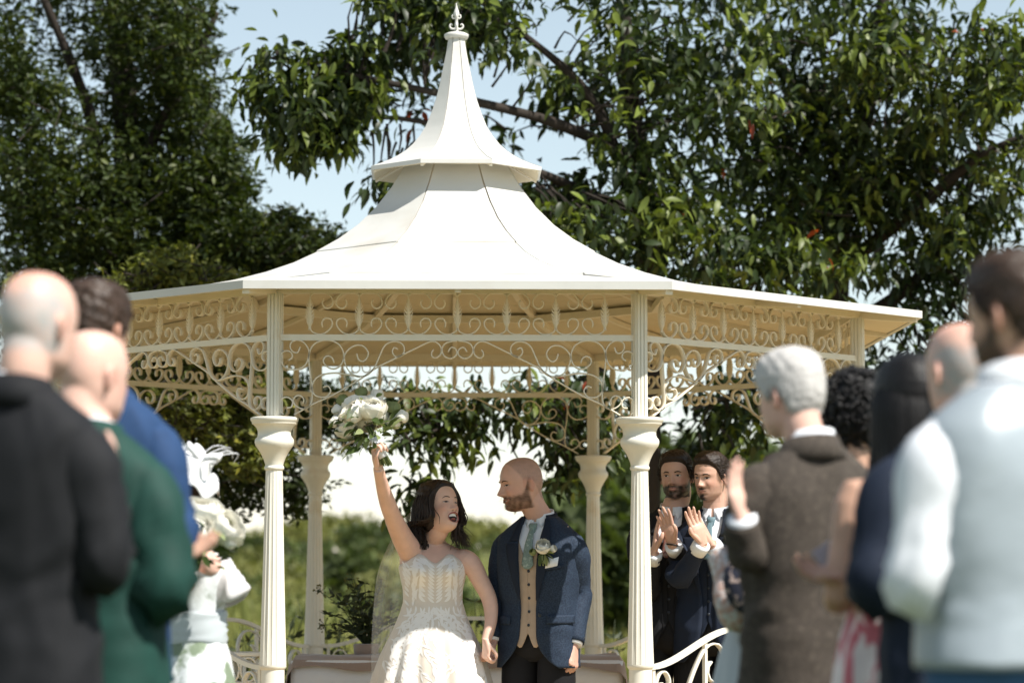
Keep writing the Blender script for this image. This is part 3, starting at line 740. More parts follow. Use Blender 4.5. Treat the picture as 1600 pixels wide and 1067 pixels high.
# long meadow grass
n = 26000
yy = 22 + (rng.uniform(0, 1, n)**1.6)*70; xx = rng.uniform(-1, 1, n)*(yy*.2+1.5)
pos = np.c_[xx, yy, ground_z(xx, yy)]
d = np.c_[rng.normal(0, .25, n), rng.normal(0, .25, n), np.ones(n)]; B = basis(d, rng.uniform(0, 6, n), rng)
tv = np.array([(-.035, 0, 0), (.035, 0, 0), (-.02, .55, .03), (.02, .55, .03), (0, 1, .14)], float); tf = np.array([(0,1,3),(0,3,2),(2,3,4)])
hue = .5+.5*vnoise(np.c_[xx, yy*.5, yy*0], .35, 4)
gcol = np.array([.24, .225, .075])[None]*(1-hue)[:, None] + np.array([.11, .135, .035])[None]*hue[:, None]
gcol *= rng.uniform(.7, 1.3, n)[:, None]
o = link('meadow_grass', scatter_mesh('meadow_grass', tv, tf, B, pos, rng.uniform(.35, .8, n), gcol, M_bush)); tag(o, 'long dry golden green grass of the meadow behind the gazebo', 'grass', kind='stuff')

# plants growing just behind the balustrade
M_stem = mat('plant_stem', (.03, .042, .014), .6, .2)
def herb(px, py, Y, nst, hgt, spread, label, seed, kind=0):
    base = P(px, 900, Y); base[2] = .02 if Y < 22 else float(ground_z(base[0], Y)); top = P(px, py, Y)[2]; rr = np.random.default_rng(seed)
    root = empty('garden_plant', base, label, 'plant', 'garden plants behind the balustrade'); 
    mb = MB(); lv = MB()
    for i in range(nst):
        a = rr.uniform(0, 6.28); s = rr.uniform(.1, 1)*spread; h = (top-base[2])*rr.uniform(.72, 1)
        tip = base + np.array([s*math.cos(a), s*math.sin(a)*.6, h]); mid = base + np.array([s*.35*math.cos(a), s*.3*math.sin(a), h*.55])
        c = spline([base+rr.normal(size=3)*.02*np.array([1,1,0]), mid, tip], 9); V, F = tube(c, np.linspace(.006, .002, 9), 5); mb.add(V, F)
        for j in range(14 if kind == 0 else 9):
            t = rr.uniform(.25, 1); p = c[int(t*8)]
            if kind == 0:
                B_ = basis(np.array([[rr.normal(), rr.normal(), rr.uniform(-.2, .9)]]), np.array([rr.uniform(0, 6)]), rr)[0]; tv_, tf_ = ash_leaf()
                lv.add(tv_ @ (B_*rr.uniform(.05, .10)).T + p, [tuple(f) for f in tf_])
            elif j < 9 and t > .55:
                for q in range(3):
                    e = p + rr.normal(size=3)*.035; V, F = tube([p, e], [.002, .001], 4); mb.add(V, F)
                    V, F = ellipsoid(e, (.006,.006,.005), None, 5, 4); lv.add(V, F)
    mb.build('stem', M_stem, root); o = lv.build('leaves', M_stem, root); o['kind'] = 'stuff'
herb(415, 930, 18.4, 9, 1, .35, 'low dark leafy plant behind the balustrade at the left front column', 1)
herb(380, 960, 18.6, 8, 1, .3, 'dark leafy plant rising over the left handrail beside the hat lady', 2)
herb(520, 925, 18.3, 8, 1, .25, 'dark spiky plant right of the rear left column', 3)
herb(455, 965, 18.3, 7, 1, .25, 'low bushy plant between the two left columns', 4)
herb(575, 880, 18.5, 12, 1, .4, 'tall dark grassy plant with thin stems left of the bride', 5, 1)
herb(748, 890, 18.4, 9, 1, .25, 'dark feathery plant showing between bride and groom', 6)
herb(950, 960, 18.4, 8, 1, .25, 'dark low plant behind the balustrade right of the groom', 7)
# wild arrangement of dill and fern standing on the table beside the bride
def arrangement():
    base = P(572, 1028, 15.15); base[2] = TBZ + .0135
    root = empty('flower_arrangement', base, 'loose dark green arrangement of dill and fern standing on the table left of the bride', 'flower arrangement')
    rr = np.random.default_rng(9)
    V, F = lathe([(.05, base[2]), (.065, base[2]+.01), (.07, base[2]+.06), (.062, base[2]+.065), (.055, base[2]+.03)], 20, T(base[0], base[1], 0)); mk('bowl', V, F, M_taupe, root)
    mb = MB(); lv = MB(); fl = MB()
    for i in range(34):
        a = rr.uniform(0, 6.28); s = rr.uniform(.05, .3); h = rr.uniform(.06, .30) + (.12 if s < .15 else 0)
        b0 = base + (0, 0, .05); tip = b0 + np.array([s*math.cos(a), s*math.sin(a)*.7, h]); c = spline([b0, b0 + (tip-b0)*.5 + (0,0,.05), tip], 8)
        V, F = tube(c, np.linspace(.004, .0015, 8), 4); mb.add(V, F)
        if i % 3 == 0:
            for q in range(16):
                e = tip + nrm(rr.normal(size=3)+(0,0,.4))*.04; V, F = tube([tip, e], [.0012, .0008], 3); mb.add(V, F); V, F = ellipsoid(e, (.005,)*3, None, 5, 4); fl.add(V, F)
        for j in range(9):
            p = c[rr.integers(2, 8)]; B_ = basis(np.array([[rr.normal(), rr.normal(), rr.uniform(-.2, .7)]]), np.array([rr.uniform(0, 6)]), rr)[0]; tv_, tf_ = ash_leaf()
            lv.add(tv_ @ (B_*rr.uniform(.03, .075)).T + p, [tuple(f) for f in tf_])
    mb.build('stem', M_stem, root); lv.build('leaves', M_stem, root)['kind'] = 'stuff'; fl.build('dill_heads', M_bush_y, root)['kind'] = 'stuff'
M_bush_y = mat('dill_flower', (.12, .12, .03), .8)
arrangement()
# ------------------------------------------------------------------ people: shared builders
def G(d, s): return np.exp(-(d/s)**2)
SK_TAB = np.array([  # z, half width, front y, back y
 (.118,.006,-.006,.010),(.116,.022,-.022,.030),(.111,.036,-.038,.050),(.100,.052,-.060,.068),(.085,.063,-.075,.082),(.065,.0705,-.086,.091),(.045,.0745,-.092,.096),
 (.020,.0765,-.0945,.098),(.0,.0755,-.090,.097),(-.018,.073,-.089,.093),(-.035,.071,-.090,.085),(-.050,.0685,-.090,.074),(-.065,.065,-.0895,.060),
 (-.080,.0615,-.0875,.046),(-.092,.055,-.0855,.034),(-.103,.046,-.082,.022),(-.112,.033,-.074,.008),(-.118,.018,-.060,-.012),(-.120,.004,-.042,-.030)])
class Head:
    def __init__(s, M, nose=1., brow=1., mouth='closed', fat=1.0, jaw=1.0, female=False, smile=.4):
        s.M = np.asarray(M); s.Mi = np.linalg.inv(s.M); s.p = dict(nose=nose, brow=brow, fat=fat, jaw=jaw, female=female, smile=smile); s.mouth = mouth
        s.drop = .009 if mouth == 'wide' else 0.; s.bow = 4.0 if mouth == 'wide' else 7.0
    def zmap(s, z): return z - s.drop*sstep(-.045, -.085, z)
    def feat(s, x, z):
        p = s.p; ax = np.abs(x); d = np.zeros_like(x)
        A = np.interp(z, [-.054,-.048,-.042,-.037,-.030,-.015,.0,.012,.032], [0,.007,.021,.0275,.025,.0170,.0095,.005,0])*p['nose']
        Wn = np.interp(z, [-.045,-.036,-.025,.0,.02], [.0165,.015,.0115,.0085,.010])
        d += A*G(x, Wn)
        d += .0065*G(ax-.0145, .0055)*G(z+.0385, .0065)
        d += (.0025 if p['female'] else .0050)*p['brow']*G(ax-.028, .018)*G(z-.021, .008)
        d -= .0075*G(ax-.031, .014)*G(z-.001, .0095)
        d += .0030*G(ax-.032, .011)*G(z-.001, .006)
        d += (.003+.005*p['smile'])*G(ax-.042, .017)*G(z+.026, .017)
        d -= .003*p['smile']*G(ax-.034-(z+.05)*-.15, .006)*G(z+.055, .018)
        if s.mouth == 'closed':
            d += .0050*G(x, .021)*G(z+.0625, .0048) + .0058*G(x, .019)*G(z+.0735, .0055) - .0042*G(x, .024)*G(z+.0680, .0022)
        else:
            zc, rx, rz = s.mo(); q = np.sqrt((x/rx)**2 + ((z-zc-s.bow*x*x)/rz)**2)
            d += .0052*np.exp(-((q-1.18)/.2)**2)
            d -= (.026 if s.mouth == 'wide' else .008)*sstep(1.04, .80, q)
        d += .0085*G(x, .020)*G(z+.104, .014)*p['jaw']; d -= .0045*G(x, .022)*G(z+.0865, .006)
        return d
    def mo(s): return (-.0715, .0275, .0160) if s.mouth == 'wide' else (-.069, .0290, .0062)
    def base(s, z, a, n=2.2):
        w, yf, yb = interp(SK_TAB[::-1], z); low = sstep(-.02, -.09, z)
        w = w*(1+(s.p['fat']-1)*low)*( .955 if s.p['female'] else 1.0)
        if s.p['female']: w = w*(1-.06*low)
        c, sn = np.cos(a), np.sin(a)
        x = w*np.sign(c)*np.abs(c)**(2/n); y = np.where(sn > 0, yb, -yf)*np.sign(sn)*np.abs(sn)**(2/n)
        return x, y, sn
    def surf(s, z, a, off=0.0, feats=True):
        x, y, sn = s.base(z, a)
        if feats: y = y - s.feat(x, z)*sstep(.05, .45, -sn)
        X = np.stack([x, y, s.zmap(z)], -1)
        if np.ndim(off) or off:
            c = np.array([0, .0, 0.005]); d = X - c; d[..., 2] = np.where(d[..., 2] < 0, d[..., 2]*.35, d[..., 2]); d = d/(np.linalg.norm(d, axis=-1, keepdims=True)+1e-9)
            X = X + d*np.asarray(off)[..., None]
        return X
    def mesh(s, nr=120, nc=140):
        z = .118 - .238*(np.linspace(0, 1, nr)); a = np.linspace(0, 2*np.pi, nc, endpoint=False)
        R = np.stack([s.surf(np.full(nc, zz), a) for zz in z]); V, F = loft(R); return xf(s.M, V), F
    def front(s, x, z, off=.001):
        """head-local point on the face at (x, z)"""
        x = np.asarray(x, float); z = np.asarray(z, float); w, yf, yb = interp(SK_TAB[::-1], z)
        w = w*(.955 if s.p['female'] else 1.); n = 2.2
        y = yf*np.clip(1-np.clip(np.abs(x)/w, 0, .985)**n, 0, 1)**(1/n)
        y = y - s.feat(x, z) - off
        return np.stack([x, y, s.zmap(z)], -1)
    def ears(s):
        out = []
        for k in (-1, 1):
            V, F = ellipsoid((0,0,0), (.0085,.0185,.032), None, 14, 12); V[:, 0] += .004*k*np.clip(-V[:, 1]*20, -1, 1)*-1
            V[:, 1] *= np.where(V[:, 2] < -.005, .72, 1.0)
            c = np.where((np.abs(V[:, 1]) < .009) & (np.abs(V[:, 2]) < .018), .0045, 0); V[:, 0] -= k*c*(np.sign(V[:, 0]) == k)
            V = xf(T(.0815*k*(.955 if s.p['female'] else 1), .014, -.012) @ Rz(-.50*k) @ Rx(.15), V); out.append((xf(s.M, V), F))
        return out
    def patch(s, name, X, Z, m, parent, off=.0015, thick=0):
        """X, Z: (r, c) arrays of face coordinates"""
        V = xf(s.M, s.front(X, Z, off).reshape(-1, 3)); r, c = X.shape
        return mk(name, V, grid_faces(r, c), m, parent)
    def strip(s, name, pts, w, m, parent, off=.0015):
        """a tapering strip drawn on the face along pts (x, z); w: widths"""
        c = spline(pts, 14); t = np.gradient(c, axis=0); t /= np.linalg.norm(t, axis=1)[:, None]+1e-9; nn = np.stack([-t[:, 1], t[:, 0]], 1)
        ww = np.interp(np.linspace(0, 1, 14), np.linspace(0, 1, len(w)), w)[:, None]
        cols = np.stack([c + nn*ww*k for k in (-1, -.5, 0, .5, 1)], 0)
        return s.patch(name, cols[..., 0].T, cols[..., 1].T, m, parent, off)
    def hair_shell(s, zt, thick, seed, top_cut=None, rough=.35, nr=80, nc=110, streak=40, soft=.007):
        """hair as a skin lying over the skull; zt: table (y, z) of the hairline; thick: function or number"""
        z = .119 - .225*np.linspace(0, 1, nr); a = np.linspace(0, 2*np.pi, nc, endpoint=False); R = []
        for zz in z:
            X = s.surf(np.full(nc, zz), a, 0., False)
            thr = np.interp(X[:, 1], [q[0] for q in zt], [q[1] for q in zt])
            m = sstep(-soft, soft, X[:, 2]-thr)
            if top_cut is not None: m = m*sstep(top_cut+.01, top_cut-.015, X[:, 2] + np.clip(-X[:, 1], 0, 1)*.35)
            th = thick(X) if callable(thick) else np.full(nc, thick)
            off = (th*(1+rough*(.5*vnoise(X*np.array([1, .5, 1]), streak, seed) + .6*vnoise(X, 140, seed+1))))*m - .006*(1-m)
            R.append(s.surf(np.full(nc, zz), a, off, False))
        V, F = loft(np.array(R)); return xf(s.M, V), F

def hand(w, d, n, side, scale=1.0, curl=.5, spread=.12, thumb=.6, curls=None, thumb_curl=.3):
    """closed meshes of a hand: wrist w, towards the fingertips d, palm facing n, thumb on side*cross(d,n)"""
    d = nrm(d); n = nrm(np.asarray(n) - d*np.dot(n, d)); b = np.cross(d, n)*side; sc = scale; out = []
    def pt(f, u, h): return np.asarray(w) + (d*f + b*u + n*h)*sc
    an = np.linspace(0, 2*np.pi, 14, endpoint=False); rings = []
    for f, hw, ht, cu, ch in [(-.012,.024,.018,0,0),(.0,.026,.0175,0,0),(.02,.032,.0165,.002,.002),(.045,.039,.0155,.003,.003),(.07,.041,.014,.001,.003),(.088,.040,.0115,0,.001),(.096,.034,.008,0,0)]:
        rings.append([pt(f, cu+hw*math.copysign(abs(math.cos(t))**.8, math.cos(t)), ch+ht*math.sin(t)) for t in an])
    out.append(loft(np.array(rings)))
    fl = [(.029,.090,[.040,.025,.021],.0092), (.010,.095,[.045,.029,.022],.0096), (-.010,.092,[.041,.027,.022],.0092), (-.028,.083,[.032,.021,.019],.0080)]
    for i, (u, f, ls, r) in enumerate(fl):
        cc = curls[i] if curls is not None else curl
        p = pt(f-.022, u*.96, .001); pts = [p]; ang = spread*(1.5-i)/1.5*.5
        dd = d*math.cos(ang)+b*math.sin(ang); cur = pt(f, u, .0); pts.append(cur); bend = 0
        for j, L in enumerate(ls):
            bend += cc*(1.0, 1.15, .8)[j]*(.9 if j == 0 else 1)
            dir_ = dd*math.cos(bend) + n*math.sin(bend); cur = cur + dir_*L*sc; pts.append(cur)
        c = spline(pts, 13); rr = np.interp(np.linspace(0, 1, 13), [0,.2,.5,.62,.8,.93,1], [r*1.02,r*1.04,r*.95,r*.98,r*.88,r*.78,r*.45])*sc
        out.append(tube(c, rr, 9, up=n))
    t0 = pt(.012, .018, .006); t1 = pt(.038, .036, .012*(1+thumb)); dd = nrm(d*.75 + b*.65*(1-thumb*.3) + n*.35*thumb*2)
    t2 = t1 + dd*.038*sc; d3 = nrm(d*.95 + b*(.25-thumb_curl) + n*.3*thumb); t3 = t2 + d3*.030*sc
    out.append(tube(spline([t0, t1, t2, t3], 12), np.interp(np.linspace(0, 1, 12), [0,.3,.6,.8,.94,1], [.013,.0125,.0105,.0105,.009,.005])*sc, 9))
    return out

def remesh(parts, voxel, smooth=2, fac=.5):
    V = []; F = []; n = 0
    for v, f in parts: V.append(v); F += [tuple(i+n for i in q) for q in f]; n += len(v)
    me = to_mesh('tmp', np.vstack(V), F); bmo = bpy.data.objects.new('tmp', me); COL.objects.link(bmo)
    rm = bmo.modifiers.new('r', 'REMESH'); rm.mode = 'VOXEL'; rm.voxel_size = voxel
    if smooth: sm = bmo.modifiers.new('s', 'SMOOTH'); sm.factor = fac; sm.iterations = smooth
    dg = bpy.context.evaluated_depsgraph_get(); ev = bmo.evaluated_get(dg); m2 = ev.to_mesh()
    nv = len(m2.vertices); co = np.empty(nv*3, np.float32); m2.vertices.foreach_get('co', co)
    lt = np.empty(len(m2.polygons), np.int32); m2.polygons.foreach_get('loop_total', lt)
    li = np.empty(len(m2.loops), np.int32); m2.loops.foreach_get('vertex_index', li)
    ev.to_mesh_clear(); bpy.data.objects.remove(bmo); bpy.data.meshes.remove(me)
    assert (lt == 4).all()
    return co.reshape(-1, 3).astype(float), li.reshape(-1, 4)

M_skin = mat('skin', (1, 1, 1), .48, .05, 30, .08, 220, spec=.4, attr=True, sss=.12)
M_white_eye = mat('eye_white', (1, 1, 1), .2, 0, attr=True)
M_lip = mat('lips', (.34, .10, .09), .38, .06); M_lip2 = mat('lips_natural', (.33, .14, .11), .45, .06); M_teeth = mat('teeth', (.80, .76, .70), .25, .02)
M_dark_hair = mat('dark_brown_hair', (.020, .011, .007), .5, .35, 60, .35, 180, spec=.35, stretch=(1, 1, .25))
M_brown_hair = mat('brown_hair', (.040, .022, .013), .45, .3, 60, .35, 180, stretch=(1, 1, .25))
M_black_hair = mat('black_hair', (.006, .005, .005), .5, .3, 60, .35, 180, spec=.3, stretch=(1, 1, .25))
M_grey_hair = mat('grey_hair', (.50, .48, .46), .6, .18, 80, .4, 160, stretch=(1, 1, .25))
M_brow = mat('eyebrow_hair', (.02, .012, .008), .7, .2, 80)
M_lash = mat('eyelash', (.008, .006, .005), .6)
M_shirt = mat('white_shirt', (.74, .76, .80), .8, .02, 10, .12, 60)
M_black_shoe = mat('black_shoe_leather', (.012, .012, .013), .25, .1)

def face_details(hd, root, tone, eyes='open', brow_m=None, lips=None, iris=(.05,.03,.02), look=0.0, brow_w=.0030, brow_up=0.):
    for k in (-1, 1):
        cx, cz = .0315*k, .0005
        # eye: almond of a ball set in the socket
        if eyes != 'closed':
            hh = .0040 if eyes == 'open' else .0026
            u = np.linspace(-1, 1, 15); v = np.linspace(-1, 1, 9); X = np.zeros((9, 15)); Z = np.zeros((9, 15)); C = np.zeros((9, 15, 3))
            for i, vv in enumerate(v):
                X[i] = cx + u*.0138; Z[i] = cz + vv*hh*np.sqrt(np.clip(1-u**2, 0, 1))*1.0 + .0012*u*k
            Vx = hd.front(X, Z, .0022); q = np.sqrt((X-cx-look*.006)**2 + ((Z-cz)*1.0)**2)
            C[:] = (.62, .58, .55); C[q < .0068] = iris; C[q < .0032] = (.004,)*3
            mk('eye', xf(hd.M, Vx.reshape(-1, 3)), grid_faces(9, 15), M_white_eye, root, True, C.reshape(-1, 3))
        else: hh = .0012
        hd.strip('eyelash', [(cx-.0150, cz-.0006*1-.0012*k), (cx-.006, cz+hh*.95), (cx+.006, cz+hh*.95), (cx+.0150, cz-.0006+.0012*k)], [.0006, .0011, .0011, .0007], M_lash, root, .0028)
        b = [(k*.0145, .0165+brow_up), (k*.026, .0205+brow_up), (k*.037, .0205+brow_up), (k*.047, .0145+brow_up)]
        hd.strip('eyebrow', b, [brow_w*.8, brow_w, brow_w*.85, brow_w*.3], brow_m or M_brow, root, .0018)
    lips = lips or M_lip2
    if hd.mouth == 'closed':
        hd.strip('lip', [(-.023, -.0672), (-.010, -.0632), (0, -.0642), (.010, -.0632), (.023, -.0672)], [.0004, .0030, .0028, .0030, .0004], lips, root, .0010)
        hd.strip('lip', [(-.021, -.0685), (0, -.0735), (.021, -.0685)], [.0004, .0042, .0004], lips, root, .0010)
        hd.strip('mouth_line', [(-.024, -.0665), (0, -.0682), (.024, -.0665)], [.0004, .0008, .0004], M_lash, root, .0014)
    else:
        zc, rx, rz = hd.mo(); t = np.linspace(0, 2*np.pi, 40); rad = np.linspace(1.03, 1.30 if hd.mouth == 'wide' else 1.42, 4)
        X = np.array([rx*np.cos(t)*(1+(q-1)*.55) for q in rad]); Z = np.array([zc + rz*np.sin(t)*q + hd.bow*(rx*np.cos(t))**2*(1 if q < 1.2 else .9) for q in rad])
        hd.patch('lips', X, Z, lips, root, .0012)
        if hd.mouth == 'wide':
            x = np.linspace(-.0235, .0235, 15); yv = hd.front(x, np.full(15, zc+.002), 0)[:, 1]*0 + (-.0895+26*x**2*.8)
            top = np.c_[x, yv, np.full(15, zc+.0150) - 6*x**2]; bot = np.c_[x, yv-.0008, np.full(15, zc+.0055) - 1*x**2]
            for a in (top, bot): a[:, 2] = hd.zmap(a[:, 2])
            V = xf(hd.M, np.vstack([top, (top+bot)/2 - (0, .0012, 0), bot])); mk('teeth', V, grid_faces(3, 15), M_teeth, root)
            V, F = ellipsoid((0, -.072, zc-.011), (.015, .020, .0065), None, 16, 10); mk('tongue', xf(hd.M, V), F, M_lip, root)
        else:
            x = np.linspace(-.0265, .0265, 13); X = np.array([x, x, x]); bw = hd.bow*x*x; Z = np.array([zc+.0052*np.sqrt(1-(x/.029)**2)+bw, zc+bw, zc-.0040*np.sqrt(1-(x/.029)**2)+bw])
            hd.patch('teeth', X, Z, M_teeth, root, .0008)

def skin_color(V, hd, tone, beard=None, scalp=None, cavity=True, blush=.0, seed=1, fringe=None):
    tone = np.array(tone); C = np.tile(tone, (len(V), 1)); C *= (1 + .05*vnoise(V, 25, seed))[:, None]
    h = xf(hd.Mi, V); x, y, z = h[:, 0], h[:, 1], h[:, 2]; ax = np.abs(x); r = np.linalg.norm(h, axis=1); near = (r < .16)
    if blush:
        m = near*G(ax-.045, .022)*G(z+.030, .022)*(y < -.02)*blush; C = C*(1-m[:, None]) + np.array([.50, .17, .13])*m[:, None]
    m = near*G(x, .012)*G(z+.036, .010)*(y < -.085)*.25; C = C*(1-m[:, None]) + np.array([.42, .15, .11])*m[:, None]
    m = near*G(ax-.0095, .0042)*G(z+.0455, .0030)*(y < -.085)*.8; C = C*(1-m[:, None]) + np.array([.10, .03, .02])*m[:, None]
    m = near*G(ax-.033, .016)*G(z-.003, .011)*(y < -.05)*.16; C = C*(1-m[:, None]) + np.array([.20, .09, .065])*m[:, None]
    m = near*(ax > .072)*(y > -.02)*(y < .045)*(z > -.05)*(z < .025)*.30; C = C*(1-m[:, None]) + np.array([.45, .15, .10])*m[:, None]
    if beard is not None:
        col, style, amt = beard; nz = vnoise(h, 260, seed+4)*.25 + vnoise(h, 60, seed+6)*.3
        if style == 'full':
            lim = np.interp(y, [-.10, -.085, -.06, -.035, -.012, .0, .02], [-.047, -.048, -.052, -.048, -.028, .010, .012])
            m = sstep(-.012, .012, lim - z + nz*.010)*(z > -.155)
            m = m*(1 - G(x, .020)*G(z+.068, .0075)*(y < -.07)*.95) * (1-.85*G(x, .010)*G(z+.047, .004)*(y < -.07))
            m = m*(1-(z < -.112)*sstep(-.045, -.02, y))*(z > -.128)
            m = m*sstep(.016, -.002, y + .35*np.clip(-.055-z, 0, .05)*-1)
        else:
            m = (G(x, .030)**2*G(z+.054, .0058))*1.2 + G(x, .017)*G(z+.100, .022)*(z < -.080)*1.3
            m = np.clip(m, 0, 1)*(y < -.055) + .18*(sstep(-.035, -.05, z)*(y < .0)*(z > -.13))
        m = np.clip(m*amt*(1+nz*.6), 0, 1)*near
        C = C*(1-m[:, None]) + np.array(col)*m[:, None]
    if scalp is not None:
        col, amt = scalp; thr = np.interp(y, [-.1, -.06, -.04, -.02, 0, .02, .05, .07, .1], [.20, .085, .055, .02, .012, .02, -.03, -.075, -.085])
        m = sstep(-.012, .012, z-thr)*amt*near*(1+.2*vnoise(h, 200, seed)); C = C*(1-m[:, None]) + np.array(col)*m[:, None]
    if fringe is not None:
        m = sstep(-.03, .03, y-.0+.0*z)*sstep(-.080, -.055, z)*sstep(.085, .035, z + .02*vnoise(h, 30, seed))*near*(1-(ax > .074)*(y < .045)*(z < .022))
        m = np.clip(m*fringe[1]*(1+.25*vnoise(h, 120, seed)), 0, 1); C = C*(1-m[:, None]) + np.array(fringe[0])*m[:, None]
        m = near*sstep(.06, .11, z)*.35; C = C*(1-m[:, None]) + np.array([.55, .22, .15])*m[:, None]
    if cavity and hd.mouth == 'wide':
        zc, rx, rz = hd.mo(); zz = z + hd.drop*sstep(-.058, -.098, z)
        fy = -.082
        m = near*(np.sqrt((x/(rx*.98))**2 + ((zz-zc-hd.bow*x*x)/(rz*.98))**2) < 1)*(y > -.088); C[m > 0] = (.10, .022, .022)
    return np.clip(C, 0, 1)

# suited man -----------------------------------------------------------------------------------------
JACK = np.array([(.72,.208,.164,.0),(.80,.207,.160,.0),(.95,.200,.148,.0),(1.08,.190,.134,0),(1.20,.204,.140,-.004),(1.30,.208,.142,-.004),(1.37,.206,.132,.002),(1.415,.196,.116,.010),
                 (1.445,.174,.100,.016),(1.472,.140,.086,.020),(1.497,.108,.076,.022),(1.515,.086,.070,.022),(1.54,.070,.066,.020)])
NS = 2.5
def sec(z, tab=JACK, g=0.0):
    a, b, cy = interp(tab, z); return a+g, b+g, cy
def front_y(x, z, off=0., tab=JACK, g=0.):
    a, b, cy = sec(z, tab, g); return cy - b*np.clip(1-np.clip(np.abs(x)/a, 0, .995)**NS, 0, 1)**(1/NS) - off
def shell(zs, xL, xR, nc=60, g=0., tab=JACK, fold=.004, seed=0):
    R = []
    for z in zs:
        a, b, cy = sec(z, tab, g); l, r_ = xL(z), xR(z)
        cR = math.copysign(min(abs(r_)/a, .999)**(NS/2), r_); cL = math.copysign(min(abs(l)/a, .999)**(NS/2), l)
        th = np.linspace(-math.acos(cR), 2*math.pi-math.acos(cL), nc); c, s = np.cos(th), np.sin(th)
        R.append(np.stack([a*np.sign(c)*np.abs(c)**(2/NS), cy + b*np.sign(s)*np.abs(s)**(2/NS), np.full(nc, z)], 1))
    R = np.array(R); V = R.reshape(-1, 3)
    if fold:
        dn = V*np.array([1, 1, 0]); dn /= np.linalg.norm(dn, axis=1)[:, None]+1e-6
        f = vnoise(V*np.array([1, 1, .45]), 11, seed) * fold + vnoise(V*np.array([.6, .6, 1.3]), 22, seed+3)*fold*.5*sstep(1.25, 1.05, V[:, 2])
        f = f*.7 + fold*1.5*(creases(V, 9, seed+5, (1.0, 1.0, .55))-.35) + fold*1.2*(creases(V, 16, seed+6, (.45, .45, 1.2))-.3)*G(V[:, 2]-1.06, .10)
        V = V + dn*f[:, None]
    return V, grid_faces(len(zs), nc)
def patch(zs, xl, xr, off, nx=7, tab=JACK, g=0., wob=0):
    V = []
    for z in zs:
        x = np.linspace(xl(z), xr(z), nx); y = front_y(x, np.full(nx, z), off, tab, g) if False else np.array([front_y(xx, z, off, tab, g) for xx in x])
        V.append(np.stack([x, y, np.full(nx, z)], 1))
    return np.array(V).reshape(-1, 3), grid_faces(len(zs), nx)
def lin(*pts):
    p = sorted(pts); zs = [q[0] for q in p]; xs = [q[1] for q in p]; return lambda z: float(np.interp(z, zs, xs))
def solid(o, t=.004, off=-1):
    m = o.modifiers.new('thickness', 'SOLIDIFY'); m.thickness = t; m.offset = off; return o

def creases(V, scale, seed, stretch=(1, 1, 1)):
    """sharp-crested folds, 0..1"""
    n1 = vnoise(V*np.array(stretch), scale, seed, 2); n2 = vnoise(V*np.array(stretch)*1.7+3.1, scale, seed+11, 1)
    return np.clip(1-np.abs(n1)*1.5, 0, 1)**2.2*.75 + np.clip(1-np.abs(n2)*1.6, 0, 1)**3*.4
SLEEVE_IN = [None]
def sleeve(sh, el, wr, r=(.070, .092, .084, .072, .066, .058, .049), seed=0, n=26, fold=.005, k=1.0):
    sh, el, wr = (np.asarray(q, float) for q in (sh, el, wr))
    dr = nrm(el-sh); up_ = np.array([0, 0, 1.])
    side = SLEEVE_IN[0] if SLEEVE_IN[0] is not None else np.zeros(3)
    c = spline([sh + up_*.030 + side*.075, sh + up_*.012 + side*.022, sh+(el-sh)*.18, sh+(el-sh)*.55, el, el+(wr-el)*.5, wr], n)
    rad = np.interp(np.linspace(0, 1, n), [0, .09, .2, .34, .5, .62, .8, 1], [.030, .068, .079, .076, .069, .065, .059, .050])*np.interp(np.linspace(0, 1, n), [0, .15, .3], [1, 1, k])
    V, F = tube(c, rad, 18, .95)
    m = len(c)*18; kk = np.repeat(np.arange(len(c)), 18); d = V[:m]-c[kk]; d /= np.linalg.norm(d, axis=1)[:, None]+1e-9
    t = kk/(n-1.); V[:m] += d*(fold*(.7*vnoise(V[:m], 22, seed) + 1.7*(creases(V[:m], 15, seed+2)-.35))*(.55+1.1*G(t-.55, .2)))[:, None]
    return V, F

def legs(root, M, m, shoe=M_black_shoe, sp=.095):
    tr = MB()
    V, F = loft(np.array([[(a_*math.cos(t), .003+b_*math.sin(t), z) for t in np.linspace(0, 2*np.pi, 28, endpoint=False)] for z, a_, b_ in ((.80,.10,.07),(.84,.165,.115),(.90,.182,.128),(.97,.178,.124),(1.03,.172,.119),(1.045,.168,.115))])); tr.add(xf(M, V), F)
    for k in (-1, 1):
        V, F = tube(spline([(k*.088, .005, .95), (k*.095, -.005, .70), (k*sp, -.008, .50), (k*sp, .012, .25), (k*sp, .015, .045)], 20), np.interp(np.linspace(0, 1, 20), [0, .3, .55, 1], [.100, .093, .075, .068]), 16)
        V += (vnoise(V*np.array([1, 1, .6]), 16, 3+k)*.004)[:, None]*np.array([1, 1, 0]); tr.add(xf(M, V), F)
    tr.build('trousers', m, root)
    for k in (-1, 1):
        an = np.linspace(0, 2*np.pi, 16, endpoint=False); R = []
        for y, hw, h in [(.085,.012,.02),(.08,.028,.055),(.04,.036,.085),(-.02,.036,.075),(-.08,.043,.05),(-.14,.040,.038),(-.175,.022,.026),(-.185,.006,.015)]:
            R.append([(k*sp+hw*math.cos(t), y-.02, max(.0, h/2+.0+h/2*math.sin(t)*1.0)) for t in an])
        V, F = loft(np.array(R)); mk('shoe', xf(M, V), F, shoe, root)

